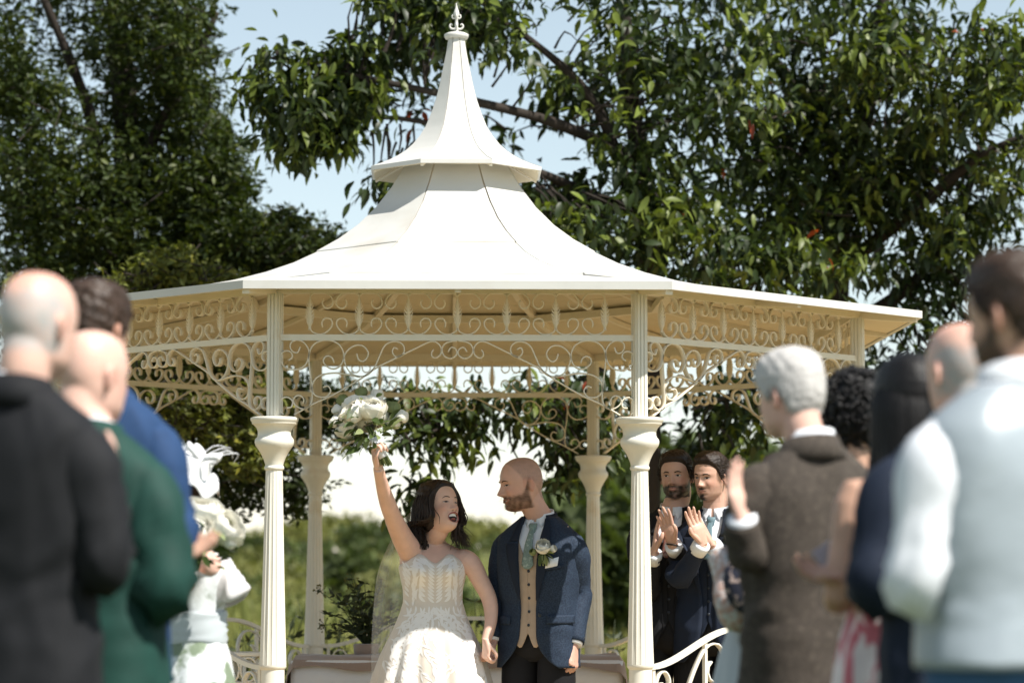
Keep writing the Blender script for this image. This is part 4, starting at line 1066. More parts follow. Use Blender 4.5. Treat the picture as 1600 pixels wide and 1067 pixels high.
def collar_band(M, m, root, name, z0, z1, tab_r, thick=.006, back=0., tilt=.035, gap=.0):
    """a standing band round the neck, lower at the front"""
    th = np.linspace(-math.pi/2+gap, 1.5*math.pi-gap, 44); R = []
    for (r, z) in ((tab_r[0], z0), ((tab_r[0]+tab_r[1])/2+.001, (z0+z1)/2), (tab_r[1], z1)):
        R.append(np.stack([r*np.cos(th), .020 + r*.98*np.sin(th), z + tilt*(np.sin(th)*.5)], 1))
    V = np.array(R).reshape(-1, 3); o = mk(name, xf(M, V), grid_faces(3, 44), m, root); return solid(o, thick, 1)

def arm_core(sh, el, wr, r0=.045, r1=.040, r2=.027): 
    return tube(spline([sh, sh+(np.asarray(el)-sh)*.5, el, el+(np.asarray(wr)-el)*.45, wr], 20), np.interp(np.linspace(0, 1, 20), [0,.25,.5,.65,.9,1], [r0, r0*1.02, r1*.95, r1, r2*1.05, r2]), 14)

def neck(hd, M, base=(0, .02, 1.46), r=(.056, .058, .066), back=.030):
    p = [xf(hd.M, np.array([(0, back, -.035)]))[0], xf(hd.M, np.array([(0, back+.008, -.095)]))[0], xf(M, np.array([(base[0], base[1], base[2]+.045)]))[0], xf(M, np.array([base]))[0]]
    return tube(spline(p, 14), np.interp(np.linspace(0, 1, 14), [0, .5, 1], r), 24)

def skin_body(root, hd, M, tone, hands, voxel, extra=(), fine=(), beard=None, scalp=None, blush=0., core=True, seed=1, ckw={}):
    """one continuous body mesh: head, neck, trunk, arms, hands and legs"""
    parts = [hd.mesh()] + hd.ears() + list(extra)
    V, F = remesh(parts, voxel, 2); Vs = [V]; Fs = [F]; n = len(V)
    for grp in fine:
        v, f = remesh(grp, max(.0028, voxel*.85), 1); Vs.append(v); Fs.append(f+n); n += len(v)
    if core:
        c = []
        R = [np.stack([sec(z)[0]*.70*np.cos(t), sec(z)[2] + sec(z)[1]*.68*np.sin(t), np.full(20, z)], 1) for z in (.85, 1.0, 1.1, 1.25, 1.36, 1.41) for t in [np.linspace(0, 2*np.pi, 20, endpoint=False)]]
        v, f = loft(np.array(R)); c.append((xf(M, v), f))
        for k in (-1, 1):
            v, f = tube([(k*.088, .0, .95), (k*.095, 0, .5), (k*.095, .012, .08)], [.075, .05, .035], 12); c.append((xf(M, v), f))
        v, f = remesh(c, .018, 1); Vs.append(v); Fs.append(f+n); n += len(v)
    V = np.vstack(Vs); F = np.vstack(Fs)
    C = skin_color(V, hd, tone, beard, scalp, blush=blush, seed=seed, **ckw)
    return mk('body', V, F, M_skin, root, True, C)

def root_person(base, yaw, label, group=None):
    return empty('person', base, label, 'person', group)
def headM(px, py, Y, yaw, pitch=0, roll=0, s=1.0):
    c = P(px, py, Y); return T(*c) @ Rz(math.radians(yaw)) @ Rx(math.radians(pitch)) @ Ry(math.radians(roll)) @ S(s)

def tufts(hd, zt, n, L, r0, m, parent, seed, sweep, lift=.35, off=.010, name='hair_tufts'):
    """many small tapering locks lying on the skull; sweep(x, y, z) gives their direction in head space"""
    rr = np.random.default_rng(seed); mb = MB(); k = 0
    while k < n:
        z = rr.uniform(-.09, .117); a = rr.uniform(0, 2*np.pi); p = hd.surf(np.array([z]), np.array([a]), np.array([off*.6]), False)[0]
        if p[2] < np.interp(p[1], [q[0] for q in zt], [q[1] for q in zt]) - .003: 
            k += .05; continue
        k += 1; nn_ = nrm(p - np.array([0, .0, .0])); d = np.array(sweep(*p), float) + rr.normal(size=3)*.22; d = nrm(d - nn_*np.dot(d, nn_)); l = L*rr.uniform(.6, 1.3)
        q = [p - nn_*.006, p + d*l*.35 + nn_*l*lift*.7, p + d*l*.75 + nn_*l*lift*.75, p + d*l + nn_*l*lift*.35]
        c = spline(q, 7); V, F = tube(c, np.array([.7, 1, 1, .9, .7, .45, .1])*r0*rr.uniform(.7, 1.3), 5, .6, cap=False); mb.add(xf(hd.M, V), F)
    o = mk(name, mb.verts(), mb.F, m, parent); o['kind'] = 'stuff'; return o
HL_SHORT = [(-.11,.080),(-.085,.076),(-.07,.070),(-.05,.050),(-.035,.016),(-.012,-.012),(-.002,.010),(.018,.022),(.034,.0),(.045,-.035),(.06,-.070),(.11,-.075)]
# ------------------------------------------------------------------ the groom
M_navy = mat('navy_check_wool', (.009, .018, .038), .8, .14, 220, .10, 320, second=(.020, .036, .064), second_scale=150, second_range=(.42, .60))
M_lapel = mat('navy_lapel_wool', (.006, .012, .026), .8, .12, 200, .10, 320)
M_black_wool = mat('black_wool', (.004, .004, .006), .8, .1, 40, .08, 250)
M_vest = mat('beige_wool', (.40, .30, .22), .85, .08, 30, .10, 260, sheen=.2)
M_tie = mat('sage_silk_tie', (.17, .235, .215), .5, .22, 160, .2, 300, second=(.30, .36, .33), second_scale=60, second_range=(.55, .62))
M_button = mat('dark_button', (.02, .025, .035), .3)
M_ivory = mat('ivory_petal', (.84, .82, .75), .6, .05, 30, trans=(.15, (1, 1, .9)))
M_green_leaf = mat('flower_foliage', (.055, .085, .022), .5, .25, 12, trans=(.2, (1.4, 1.6, .6)))
M_pale_leaf = mat('pale_foliage', (.22, .26, .11), .55, .2, 12, trans=(.2, (1.3, 1.5, .7)))
M_gold = mat('gold', (.70, .48, .20), .25, .02, metal=1)

GB = (float(P(842, 1000, 13.38)[0]), 13.38, .105)
groom = root_person(GB, 0, 'bald bearded groom in navy jacket and beige waistcoat smiling at the bride')
gyaw, gs = math.radians(-23), .969
Mgr = T(*GB) @ Rz(gyaw) @ S(gs)
def L2W(M, p): return xf(M, np.array([p], float))[0]
hdg = Head(headM(815, 756, 13.36, -70, 7, -3, 1.07), nose=1.25, brow=1.1, mouth='smile', fat=1.03, smile=1.0)
g_sh = [L2W(Mgr, (-.172, .008, 1.372)), L2W(Mgr, (.172, .008, 1.372))]   # person's right is -x
g_el = [P(783, 930, 13.47), P(903, 925, 13.41)]
g_wr = [P(772, 998, 13.39), P(897, 1004, 13.30)]
# left hand hanging, loosely closed; right hand holding the bride's
hl = hand(P(897, 1010, 13.29), (-.05, -.25, -1), (-.75, .45, 0), 1, 1.0, 1.0, .05, .5)
hr = hand(P(772, 1003, 13.37), (-.28, -.25, -1), (-.9, -.3, .1), -1, .88, 1.15, .03, .6)
groom_body = skin_body(groom, hdg, Mgr, (.58, .345, .265), None, .0034, [neck(hdg, Mgr, (0, .02, 1.45), (.058, .060, .068))],
    [hl + [arm_core(g_sh[1], g_el[1], g_wr[1])], hr + [arm_core(g_sh[0], g_el[0], g_wr[0])]],
    beard=((.085, .040, .022), 'full', .80), scalp=((.20, .135, .105), .42), blush=.25, seed=3)
face_details(hdg, groom, None, 'squint', mat('groom_eyebrow', (.07, .038, .022), .7), M_lip2, (.05, .05, .04), 0, .0026)
legs(groom, Mgr, M_black_wool)
def suit_front(root, M, jm, lm, open_w, hem_r, btn_z=1.04, vest=None, tie_m=None, shirt=M_shirt, seed=1, lapel=True, vneck=1.24, closed=False, hem=.772, vest_btn=5, flap=True, vest_hem=.93, asym=0.):
    """shirt, tie, waistcoat and open jacket; returns nothing, everything is a child of root"""
    zs = np.r_[np.linspace(.985, 1.45, 26), 1.475, 1.497, 1.515]
    V, F = shell(zs, lin((.8, -.0001), (1.6, -.0001)), lin((.8, .0001), (1.6, .0001)), 48, -.016, fold=.002, seed=seed); V[:, 0] *= 1-.10*sstep(1.36, 1.42, V[:, 2])*sstep(.09, .14, np.abs(V[:, 0])); mk('shirt', xf(M, V), F, shirt, root)
    collar_band(M, shirt, root, 'shirt_collar', 1.478, 1.535, (.0700, .0635), .004, gap=.10)
    for k in (-1, 1):   # collar wings
        W = []
        for t in np.linspace(0, 1, 6):
            a = np.array([k*(.010+.048*t), 0, 1.505+.022*t]); b = np.array([k*(.036+.030*t), 0, 1.455+.040*t])
            for q in np.linspace(0, 1, 4):
                p = a+(b-a)*q; p[1] = -.045 + .9*abs(p[0])**1.35*1.6 - .012*q - (1.515-p[2])*.35; W.append(p)
        solid(mk('collar_wing', xf(M, np.array(W)), grid_faces(6, 4), shirt, root), .003, 0)
    if tie_m:
        zz = np.linspace(1.02 if vest is None else vneck-.02, 1.462, 22)
        V, F = patch(zz, lambda z: -(.011+.023*(1.45-z)/(1.45-zz[0])*(1 if z > zz[2] else (z-zz[0]+.002)/(zz[2]-zz[0]+.002))), lambda z: .011+.023*(1.45-z)/(1.45-zz[0])*(1 if z > zz[2] else (z-zz[0]+.002)/(zz[2]-zz[0]+.002)), -.004, 7); V[:, 1] -= .006*np.cos(np.clip(V[:, 0]/.03, -1, 1)*1.4) + sstep(1.40, 1.47, V[:, 2])*.004
        t_ = mk('tie', xf(M, V), F, tie_m, root); solid(t_, .004, 0)
        R = [[(w_*math.cos(a), -.064-dy+.012*math.sin(a)*-1*-1, z+.002*math.sin(a)) for a in np.linspace(0, 2*np.pi, 12, endpoint=False)] for z, w_, dy in ((1.428,.010,.004),(1.434,.014,.010),(1.450,.019,.013),(1.468,.023,.011),(1.476,.021,.004))]
        V, F = loft(np.array(R)); mk('tie_knot', xf(M, V), F, tie_m, t_)
    if vest is not None:
        zs = np.linspace(vest_hem, 1.46, 40)
        # waistcoat: two front panels with a V neck and pointed hem
        for k in (-1, 1):
            rows = []
            for u in np.linspace(0, 1, 14):
                x = k*(-.006 + u*.165)
                zb = vest_hem - .055*G(u-.28, .22) + .035*sstep(.25, 0, u)
                zt = min(vneck + max(0, (abs(x)-.004))*2.05, 1.462)
                rows.append([(x if j else x, front_y(x, z, .002 + (.001 if k > 0 else 0), JACK, -.014), z) for j, z in enumerate(np.linspace(zb, zt, 24))])
            V = np.array(rows).reshape(-1, 3); solid(mk('waistcoat_front', xf(M, V), grid_faces(14, 24), vest, root), .004, 0)
        for j in range(vest_btn):
            z = vneck-.03 - j*(vneck-.03-vest_hem-.055)/(vest_btn-1)
            V, F = ellipsoid((.002, front_y(.002, z, .007, JACK, -.014), z), (.0075, .0035, .0075), None, 12, 6); mk('waistcoat_button', xf(M, V), F, M_button, root)
    # jacket
    hz = np.r_[np.linspace(hem, 1.10, 24), np.linspace(1.12, 1.45, 20), 1.475, 1.497, 1.512]
    xr = (lambda z: .0) if False else None
    ow = lin(*open_w); hr_ = hem_r
    xL = lambda z: -(ow(z) + hr_*max(0, (hem+.16-z)/.16)**2.2) + asym
    xR = lambda z: ow(z) + hr_*max(0, (hem+.16-z)/.16)**2.2 + asym
    V, F = shell(hz, xL, xR, 64, 0, fold=.0055, seed=seed)
    return V, F, xL, xR
V, F, xL, xR = suit_front(groom, Mgr, M_navy, M_lapel, [(.73,.062),(.95,.045),(1.06,.040),(1.20,.046),(1.30,.052),(1.40,.058),(1.46,.060),(1.52,.056)], .10, vest=M_vest, tie_m=M_tie, vneck=1.272, vest_btn=5, vest_hem=.925)
jk = MB(); jk.add(xf(Mgr, V), F)
for i in (0, 1):
    SLEEVE_IN[0] = Mgr[:3, 0]*(1, -1)[i]
    v, f = sleeve(g_sh[i], g_el[i], g_wr[i], seed=i+5); jk.add(v, f)
jacket = solid(jk.build('jacket', M_navy, groom), .004)
def lapels(M, xL, xR, m, root, zb=1.10, zt=1.47, wmax=.070, off=.005, gorge=1.385):
    for k in (-1, 1):
        xe = (lambda z: xR(z)) if k > 0 else (lambda z: -xL(z))
        zs = np.r_[np.linspace(zb, gorge-.012, 18), gorge-.008]
        wd = lambda z: wmax*np.clip((z-zb)/(gorge-zb), 0, 1)**.72
        V, F = patch(zs, lambda z: k*xe(z), lambda z: k*(xe(z)+wd(z)+.002), off); V[:, 1] -= .004*np.clip((V[:, 2]-zb)/.1, 0, 1)
        solid(mk('lapel', xf(M, V), F, m, root), .003, 0)
        zs = np.linspace(gorge+.004, zt+.03, 12)
        V, F = patch(zs, lambda z: k*(xe(z)-.002), lambda z: k*(xe(z)+wmax*.72*(1-(z-gorge)/(zt+.03-gorge)*.55)), off+.003)
        solid(mk('lapel', xf(M, V), F, m, root), .003, 0)
    collar_band(M, m, root, 'jacket_collar', 1.475, 1.525, (.094, .074), .006, gap=.75, tilt=.03)
lapels(Mgr, xL, xR, M_lapel, groom)
def pocket(M, root, x, z, w_, h, m, name='pocket_flap', tilt=0., off=.007):
    V, F = patch(np.linspace(z, z+h, 5), lambda q: x, lambda q: x+w_, off); V[:, 2] += (V[:, 0]-x)*tilt; return solid(mk(name, xf(M, V), F, m, root), .005, 0)
pocket(Mgr, groom, .098, .985, .105, .042, M_navy, tilt=.03); pocket(Mgr, groom, -.20, .985, .105, .042, M_navy, tilt=-.03)
pocket(Mgr, groom, .090, 1.245, .085, .014, M_navy, 'breast_pocket', .18)
# pocket square: white point and sage fold
V = np.array([(.094,0,1.255),(.128,0,1.262),(.150,0,1.268),(.104,0,1.315),(.128,0,1.302),(.156,0,1.312)]); V[:, 1] = [front_y(x, z, .012) for x, z in V[:, [0, 2]]]
solid(mk('pocket_square', xf(Mgr, V), [(0,1,4,3),(1,2,5,4)], M_shirt, groom), .004, 0)
for x in (.063,):
    V, F = ellipsoid((x, front_y(x, 1.03, .006), 1.03), (.010, .004, .010), None, 12, 6); mk('jacket_button', xf(Mgr, V), F, M_button, groom)
for i in range(3):
    p = g_wr[1] + (g_el[1]-g_wr[1])*(.10+.07*i) + np.array([.045, -.018, 0]); V, F = ellipsoid(p, (.006, .006, .006), None, 10, 6); mk('cuff_button', V, F, M_button, groom)
for i in (0, 1):
    d = nrm(g_wr[i]-g_el[i]); V, F = tube([g_wr[i]-d*.03, g_wr[i]-d*.005, g_wr[i]+d*.012], [.040, .041, .040], 18); mk('shirt_cuff', V, F, M_shirt, groom)

# ------------------------------------------------------------------ flowers
def rose_parts(c, axis, r, m, root, name='rose', seed=0, layers=5, open_=1.0):
    """a ball of overlapping cupped petals opening along its axis, one mesh"""
    rr = np.random.default_rng(seed); ax = nrm(axis); t = nrm(np.cross(ax, (.3, .2, .9) if abs(ax[2]) < .9 else (1, 0, 0))); b = np.cross(ax, t); mb = MB()
    for l in range(layers):
        f = l/(layers-1); n = 3 + int(round(2.5*f)); rl = r*(.42+.58*f); lip = math.radians(12+48*f*open_); w0 = (1.25-.25*f)
        for i in range(n):
            a = 2*np.pi*(i+.5*(l % 2))/n + rr.uniform(-.2, .2); V = []; wv = rr.uniform(0, 6.28); lp = lip*rr.uniform(.8, 1.15)
            for u in np.linspace(0, 1, 7):
                pol = math.radians(135)*(1-u) + lp*u; rad = rl*(.80+.20*math.sin(u*2.2)) * (1+.16*max(0, u-.72)*3.5*f)
                hw = w0*math.sin(min(1, .25+u*.95)*math.pi*.56)*(1-.25*max(0, u-.8)*5*.6)
                for v in np.linspace(-1, 1, 6):
                    q = a + hw*v; rq = rad*(1+.05*math.sin(v*4+wv)*u + .06*abs(v)*f*u); pq = pol + .30*v*v*u*(.4+.3*f)
                    V.append(np.asarray(c) + ax*(rq*math.cos(pq)) + (t*math.cos(q)+b*math.sin(q))*(rq*math.sin(pq)))
            mb.add(np.array(V), grid_faces(7, 6))
    return mb.build(name, m, root)
def leaf_part(p, d, L, m, root, seed=0, wd=1.25, name='leaf'):
    tv, tf = cherry_leaf(); tv = tv*(wd, 1, 1); B_ = basis(np.array([d], float), np.array([np.random.default_rng(seed).uniform(-.9, .9)]), None)[0]
    return mk(name, tv @ (B_*L).T + np.asarray(p), [tuple(f) for f in tf], m, root)

# the groom's buttonhole
bp = L2W(Mgr, (.088, front_y(.088, 1.345, .03), 1.345))
bt = empty('boutonniere', bp, 'ivory rose buttonhole with green leaves pinned to the navy lapel of the groom', 'boutonniere')
rose_parts(bp + (0, -.008, .012), (0, -.75, .65), .036, M_ivory, bt, seed=5)
rose_parts(bp + (-.046, -.002, -.012), (-.5, -.5, .4), .018, M_pale_leaf, bt, 'bud', 6, 3, .5); rose_parts(bp + (.046, -.004, .004), (.6, -.5, .4), .018, M_ivory, bt, 'bud', 7, 3, .6)
for i, (dx, dz) in enumerate([(.6,-.5),(.9,-.2),(-.7,-.35),(.25,-.9),(-.3,-.9),(.8,.2)]): leaf_part(bp + (0, -.004, -.015), (dx, -.35, dz), .062, M_pale_leaf if i % 2 else M_green_leaf, bt, i)
for dx in (-.008, .0, .007):
    V, F = tube([bp+(dx, -.002, -.02), bp+(dx*1.8, -.003, -.075)], .003, 6); mk('stem', V, F, M_pale_leaf, bt)

# ------------------------------------------------------------------ the bride
BB = (float(P(676, 1000, 13.40)[0]), 13.40, .105)
bride = root_person(BB, 0, 'laughing dark-haired bride in a strapless lace gown raising her bouquet')
byaw = math.radians(7); Mbr = T(*BB) @ Rz(byaw)
hdb = Head(headM(687, 793, 13.36, 43, -17, 4, 1.02), nose=.82, brow=.6, mouth='wide', female=True, smile=1.0)
BT = np.array([(.90,.165,.125,0),(1.00,.142,.110,0),(1.06,.134,.103,0),(1.12,.138,.106,-.003),(1.18,.150,.114,-.006),(1.22,.158,.112,-.004),(1.26,.160,.100,.004),(1.285,.158,.086,.010),(1.305,.142,.070,.016),(1.322,.105,.058,.02),(1.34,.068,.050,.02),(1.37,.050,.048,.018)])
def bust(V):
    d = .040*(G(V[:, 0]-.072, .050)+G(V[:, 0]+.072, .050))*G(V[:, 2]-1.205, .052)*(V[:, 1] < -.01); V = V.copy(); V[:, 1] -= d; return V
def ring(tab, z, n=40, g=0., nn=2.2):
    a, b, cy = sec(z, tab, g); t = np.linspace(0, 2*np.pi, n, endpoint=False); c, s = np.cos(t), np.sin(t)
    return np.stack([a*np.sign(c)*np.abs(c)**(2/nn), cy + b*np.sign(s)*np.abs(s)**(2/nn), np.full(n, z)], 1)
tv_, tf_ = loft(np.array([ring(BT, z) for z in np.r_[np.linspace(.92, 1.28, 26), 1.295, 1.305, 1.315, 1.322, 1.34, 1.365]])); tv_ = bust(tv_)
b_sh = [L2W(Mbr, (-.150, .012, 1.275)), L2W(Mbr, (.152, .012, 1.268))]
# raised right arm (image left) and lowered left arm
b_el = [P(612, 803, 13.10), P(765, 938, 13.36)]; b_wr = [P(591, 731, 12.80), P(760, 1000, 13.29)]
ra = tube(spline([L2W(Mbr, (-.095, .012, 1.245)), P(645, 868, 13.38), P(628, 838, 13.26), b_el[0], P(600, 768, 12.96), b_wr[0]], 26), np.interp(np.linspace(0, 1, 26), [0,.12,.3,.5,.62,.85,1], [.056,.058,.049,.041,.039,.029,.024]), 18)
la = tube(spline([L2W(Mbr, (.105, .014, 1.262)), P(733, 878, 13.38), P(751, 908, 13.37), b_el[1], P(767, 970, 13.33), b_wr[1]], 26), np.interp(np.linspace(0, 1, 26), [0,.12,.3,.5,.62,.85,1], [.050,.053,.045,.039,.037,.028,.024]), 18)
HD = nrm(P(604, 724, 12.79)-P(585, 680, 12.79))     # bouquet handle, pointing down
hb1 = hand(P(591, 729, 12.80), (-.08, -.18, 1), (.75, -.65, .1), -1, .90, 1.05, .02, .8, thumb_curl=.6)
hb2 = hand(P(759, 1001, 13.27), (-.02, .02, -1), (.85, .5, 0), 1, .84, 1.1, .03, .6)
bride_body = skin_body(bride, hdb, Mbr, (.68, .44, .35), None, .0034, [neck(hdb, Mbr, (0, .02, 1.30), (.046, .047, .056), .012), (xf(Mbr, tv_), tf_), ra, la] + hb1 + hb2, [], blush=.35, core=False, seed=8)
lg = []
for k in (-1, 1):
    v, f = tube([(k*.085, 0, .95), (k*.085, 0, .5), (k*.07, .01, .07)], [.085, .055, .034], 12); mk('leg', xf(Mbr, v), f, M_skin, bride, True, np.tile((.68, .44, .35), (len(v), 1)))
    v, f = ellipsoid((k*.07, -.05, .03), (.035, .11, .03), None, 14, 8); mk('shoe', xf(Mbr, v), f, M_ivory, bride)
face_details(hdb, bride, None, 'squint', M_brow, M_lip, (.04, .03, .02), .3, .0022, .003)
# gown
M_gown = mat('champagne_tulle', (.66, .60, .53), .8, .06, 14, .04, 80, sheen=.3)
M_lace = mat('ivory_lace', (.80, .785, .765), .75, .04, 20, 0, 200, sheen=.3)
GT = np.array([(.0,.40,.36,.03),(.10,.39,.35,.03),(.30,.36,.31,.02),(.50,.325,.27,.015),(.675,.272,.225,.01),(.80,.240,.19,.005),(.872,.212,.170,.003),(.946,.180,.142,0),(1.0,.158,.124,0),(1.06,.140,.111,0),(1.12,.143,.112,-.003),(1.18,.156,.120,-.006),(1.22,.163,.117,-.004),(1.26,.164,.105,.004),(1.30,.160,.09,.01)])
def gown_top(x, front): 
    ax = np.abs(x); f = 1.232 + .052*np.exp(-((ax-.075)/.052)**2) - .0*ax; return np.where(front, f, 1.205 + 0*ax)
def gown_disp(V):
    V = bust(V); z = V[:, 2]; th = np.arctan2(V[:, 1], V[:, 0]); amt = sstep(1.0, .6, z)*.020 + sstep(.6, 0, z)*.02
    f = amt*(np.sin(11*th+1)+.7*np.sin(17*th+2.3)+.5*np.sin(7*th))*.7; rr_ = np.hypot(V[:, 0], V[:, 1])+1e-6
    V[:, 0] += V[:, 0]/rr_*f; V[:, 1] += V[:, 1]/rr_*f; return V
nc = 150; th = np.linspace(0, 2*np.pi, nc, endpoint=False); R = []
top = []
for t in np.linspace(0, 1, 60):
    c, s = np.cos(th), np.sin(th); a0, b0, cy0 = sec(1.24, GT); x0 = a0*np.sign(c)*np.abs(c)**.9
    w_ = sstep(.25, -.25, s); zt = gown_top(x0, True)*w_ + gown_top(x0, False)*(1-w_); z = zt + (.004-zt)*(t**1.15)
    A_, B_, C_ = interp(GT, z); nn = 2.15; R.append(np.stack([A_*np.sign(c)*np.abs(c)**(2/nn), C_ + B_*np.sign(s)*np.abs(s)**(2/nn), z], 1))
V = gown_disp(np.array(R).reshape(-1, 3)); gown = solid(mk('gown', xf(Mbr, V), grid_faces(60, nc, True), M_gown, bride), .003, 0)
def gown_pt(x, z, off=.004):
    x = np.asarray(x, float); z = np.asarray(z, float); A_, B_, C_ = interp(GT, z); y = C_ - B_*np.clip(1-np.clip(np.abs(x)/A_, 0, .99)**2.15, 0, 1)**(1/2.15)
    V = gown_disp(np.stack([x, y, z], -1).reshape(-1, 3)); c = np.array([0, .03, 0])*1.0; d = V*np.array([1, 1, 0]); d /= np.linalg.norm(d, axis=1)[:, None]+1e-9; return V + d*off
lace = MB()
def lleaf(x, z, ang, L, wd, bend=0.):
    u = np.linspace(0, 1, 7); P2 = []
    for t in u:
        a = ang + bend*(t-.0); cx = x + L*t*math.cos(ang+bend*t*.5); cz = z + L*t*math.sin(ang+bend*t*.5); hw = wd*math.sin(math.pi*min(1, t*.95+.03))**.8*(1-.25*t); nx, nz = -math.sin(a), math.cos(a)
        P2 += [(cx-nx*hw, cz-nz*hw), (cx, cz), (cx+nx*hw, cz+nz*hw)]
    P2 = np.array(P2)
    if np.abs(P2[:, 0]).max() > sec(float(np.clip(P2[:, 1].mean(), .05, 1.29)), GT)[0]*.97: return
    lace.add(xf(Mbr, gown_pt(P2[:, 0], P2[:, 1], .0030)), grid_faces(7, 3))
rl = np.random.default_rng(4)
for k in (-1, 1):
    for j in range(11):     # centre herringbone
        z = 1.055 + j*.0165; lleaf(k*.004, z, math.pi/2-k*1.0, .042, .0068, k*.35)
    for j in range(7):      # second column of longer curved leaves
        z = 1.06 + j*.0235; lleaf(k*.045, z, math.pi/2-k*1.15, .050, .0085, k*1.1)
    for j in range(6):      # cups
        a = .2+j*.42; lleaf(k*(.030+.010*j), 1.222+.012*math.sin(j*.9), math.pi/2-k*(.15+.22*j), .050, .0085, -k*.7)
    for j in range(8): lleaf(k*(.085+.004*(j % 3)), 1.07+j*.021, math.pi/2-k*(.5+.1*(j % 3)), .052, .0075, k*1.3)
    for j in range(7): lleaf(k*(.115), 1.05+j*.022, math.pi/2-k*(.25), .045, .007, -k*.9)
    for j in range(7):
        for q in range(2): lleaf(k*(.008+.020*j), 1.005+.030*q+.004*math.sin(j*2), -math.pi/2+k*(.5+.25*(j % 3)-.9*q), .040, .0055, k*.7)
    # side sprays of the bodice
    for j in range(9):
        for q in range(3): lleaf(k*(.100+.018*q), 1.04+j*.022, math.pi/2-k*(.2+.5*(q % 2)), .036, .0055, k*(.9-.6*q))
    # skirt fronds: stems wandering down and outwards, leaves on both sides
    for b in range(13):
        x = k*(.004+.018*b); z = 1.06-.012*b*rl.uniform(.6, 1.1); tcur = -math.pi/2 + k*(.05+.05*b); ph = rl.uniform(0, 6.28)
        for j in range(34):
            L = .027; x += L*math.cos(tcur); z += L*math.sin(tcur); tcur = -math.pi/2 + k*(.03+.038*b) + .75*math.sin(j*.36+ph)
            if z < .06: break
            s_ = rl.uniform(.7, 1.3)
            if rl.uniform() < .9: lleaf(x, z, tcur + rl.uniform(.5, 1.0), .043*s_, .0058*s_, -rl.uniform(.4, 1.2))
            if rl.uniform() < .9: lleaf(x, z, tcur - rl.uniform(.5, 1.0), .043*s_, .0058*s_, rl.uniform(.4, 1.2))
lo_ = lace.build('lace_applique', M_lace, gown); lo_['kind'] = 'stuff'
# hair: cap plus long loose waves
HLB = [(-.11,.098),(-.085,.090),(-.07,.078),(-.055,.050),(-.038,.0),(-.02,-.05),(.0,-.09),(.11,-.11)]
V, F = hdb.hair_shell(HLB, lambda X: .013+.014*sstep(-.06, .05, X[:, 1]), 3, None, .25, 90, 120, 30, .014)
hair = mk('hair', V, F, M_dark_hair, bride)
lk = MB(); rh = np.random.default_rng(12)
def lock(pts, r0, r1, n=26, wave=.012, ph=0, fr=2.2):
    c = spline(pts, n); t = np.linspace(0, 1, n)
    c = c + np.stack([np.sin(t*6.28*fr+ph), np.cos(t*6.28*fr+ph)*.8, 0*t], 1)*(wave*sstep(.25, .7, t))[:, None]
    V, F = tube(c, np.interp(t, [0, .15, .7, 1], [r0*.5, r0, r0*.8, r1]), 7, .7); lk.add(V, F)
def hp(x, y, z): return xf(hdb.M, np.array([(x, y, z)]))[0]
for i in range(400):
    side = -1 if i % 5 < 3 else 1
    t = rh.uniform(0, 1)
    y0 = -.066 + .14*t
    root_pt = hp(side*(.020+.025*rh.uniform()), -.072+.13*t, .116+rh.uniform(-.006, .006)-.012*(t < .2)); cheek = hp(side*(.088+.012*rh.uniform(-1, 1)), y0*.9+.012, .035-.02*rh.uniform())
    jaw = hp(side*(.094+.016*rh.uniform(-1, 1)), y0+.025, -.075)
    if side < 0: end = P(652+rh.uniform(-14, 18), 842+rh.uniform(-16, 18), 13.33+t*.10); m1 = P(646+rh.uniform(-10, 12), 815, 13.33+t*.12)
    else: end = P(722+rh.uniform(-14, 14), 850+rh.uniform(-14, 10), 13.30+t*.14); m1 = P(718+rh.uniform(-9, 6), 822, 13.33+t*.12)
    lock([root_pt, cheek, jaw, m1, end], .0048*rh.uniform(.6, 1.2), .0010, 34, .015*rh.uniform(.7, 1.3), (1.5 if side < 0 else 4.2)+rh.uniform(-.7, .7), 1.35+rh.uniform(-.15, .15))
for i in range(40):      # back of the head
    a = rh.uniform(-1, 1); lock([hp(.05*a, .09, .06), hp(.075*a, .11, -.02), hp(.08*a, .10, -.10), hp(.09*a, .09, -.18)], .009, .003, 20, .006, rh.uniform(0, 6))
for (x, ph) in ((.080, 0), (.086, 2), (.083, 4)):    # loose tendrils beside the face
    lock([hp(x*.9, -.05, .05), hp(x*1.08, -.062, -.01), hp(x*1.12, -.06, -.07), hp(x*.98, -.055, -.115)], .003, .001, 26, .010, ph, 1.4)
lock([hp(-.074, -.055, .04), hp(-.088, -.06, -.02), hp(-.080, -.07, -.08), hp(-.074, -.07, -.11)], .0032, .001, 26, .006, 1, 1.5)
mk('hair_locks', lk.verts(), lk.F, M_dark_hair, hair)['kind'] = 'stuff'
# veil
M_veil = bpy.data.materials.new('veil_tulle'); M_veil.use_nodes = True
nt = M_veil.node_tree; bs = nt.nodes['Principled BSDF']; bs.inputs['Base Color'].default_value = (.8, .78, .74, 1); bs.inputs['Roughness'].default_value = .9; bs.inputs['Alpha'].default_value = .30
Vv = []
for i, t in enumerate(np.linspace(0, 1, 30)):
    for j, s in enumerate(np.linspace(0, 1, 22)):
        top_ = hp(-.05+.09*s, .095, .03); px = 606 - 22*t + (668-606+30)*s - 12*math.sin(t*3)*(1-s); low_ = P(px, 790+t*330, 13.48+.14*s+.012*math.sin(s*26+t*2))
        w_ = sstep(0, .35, t); Vv.append(top_*(1-w_) + low_*w_)
mk('veil', np.array(Vv), grid_faces(30, 22), M_veil, bride)

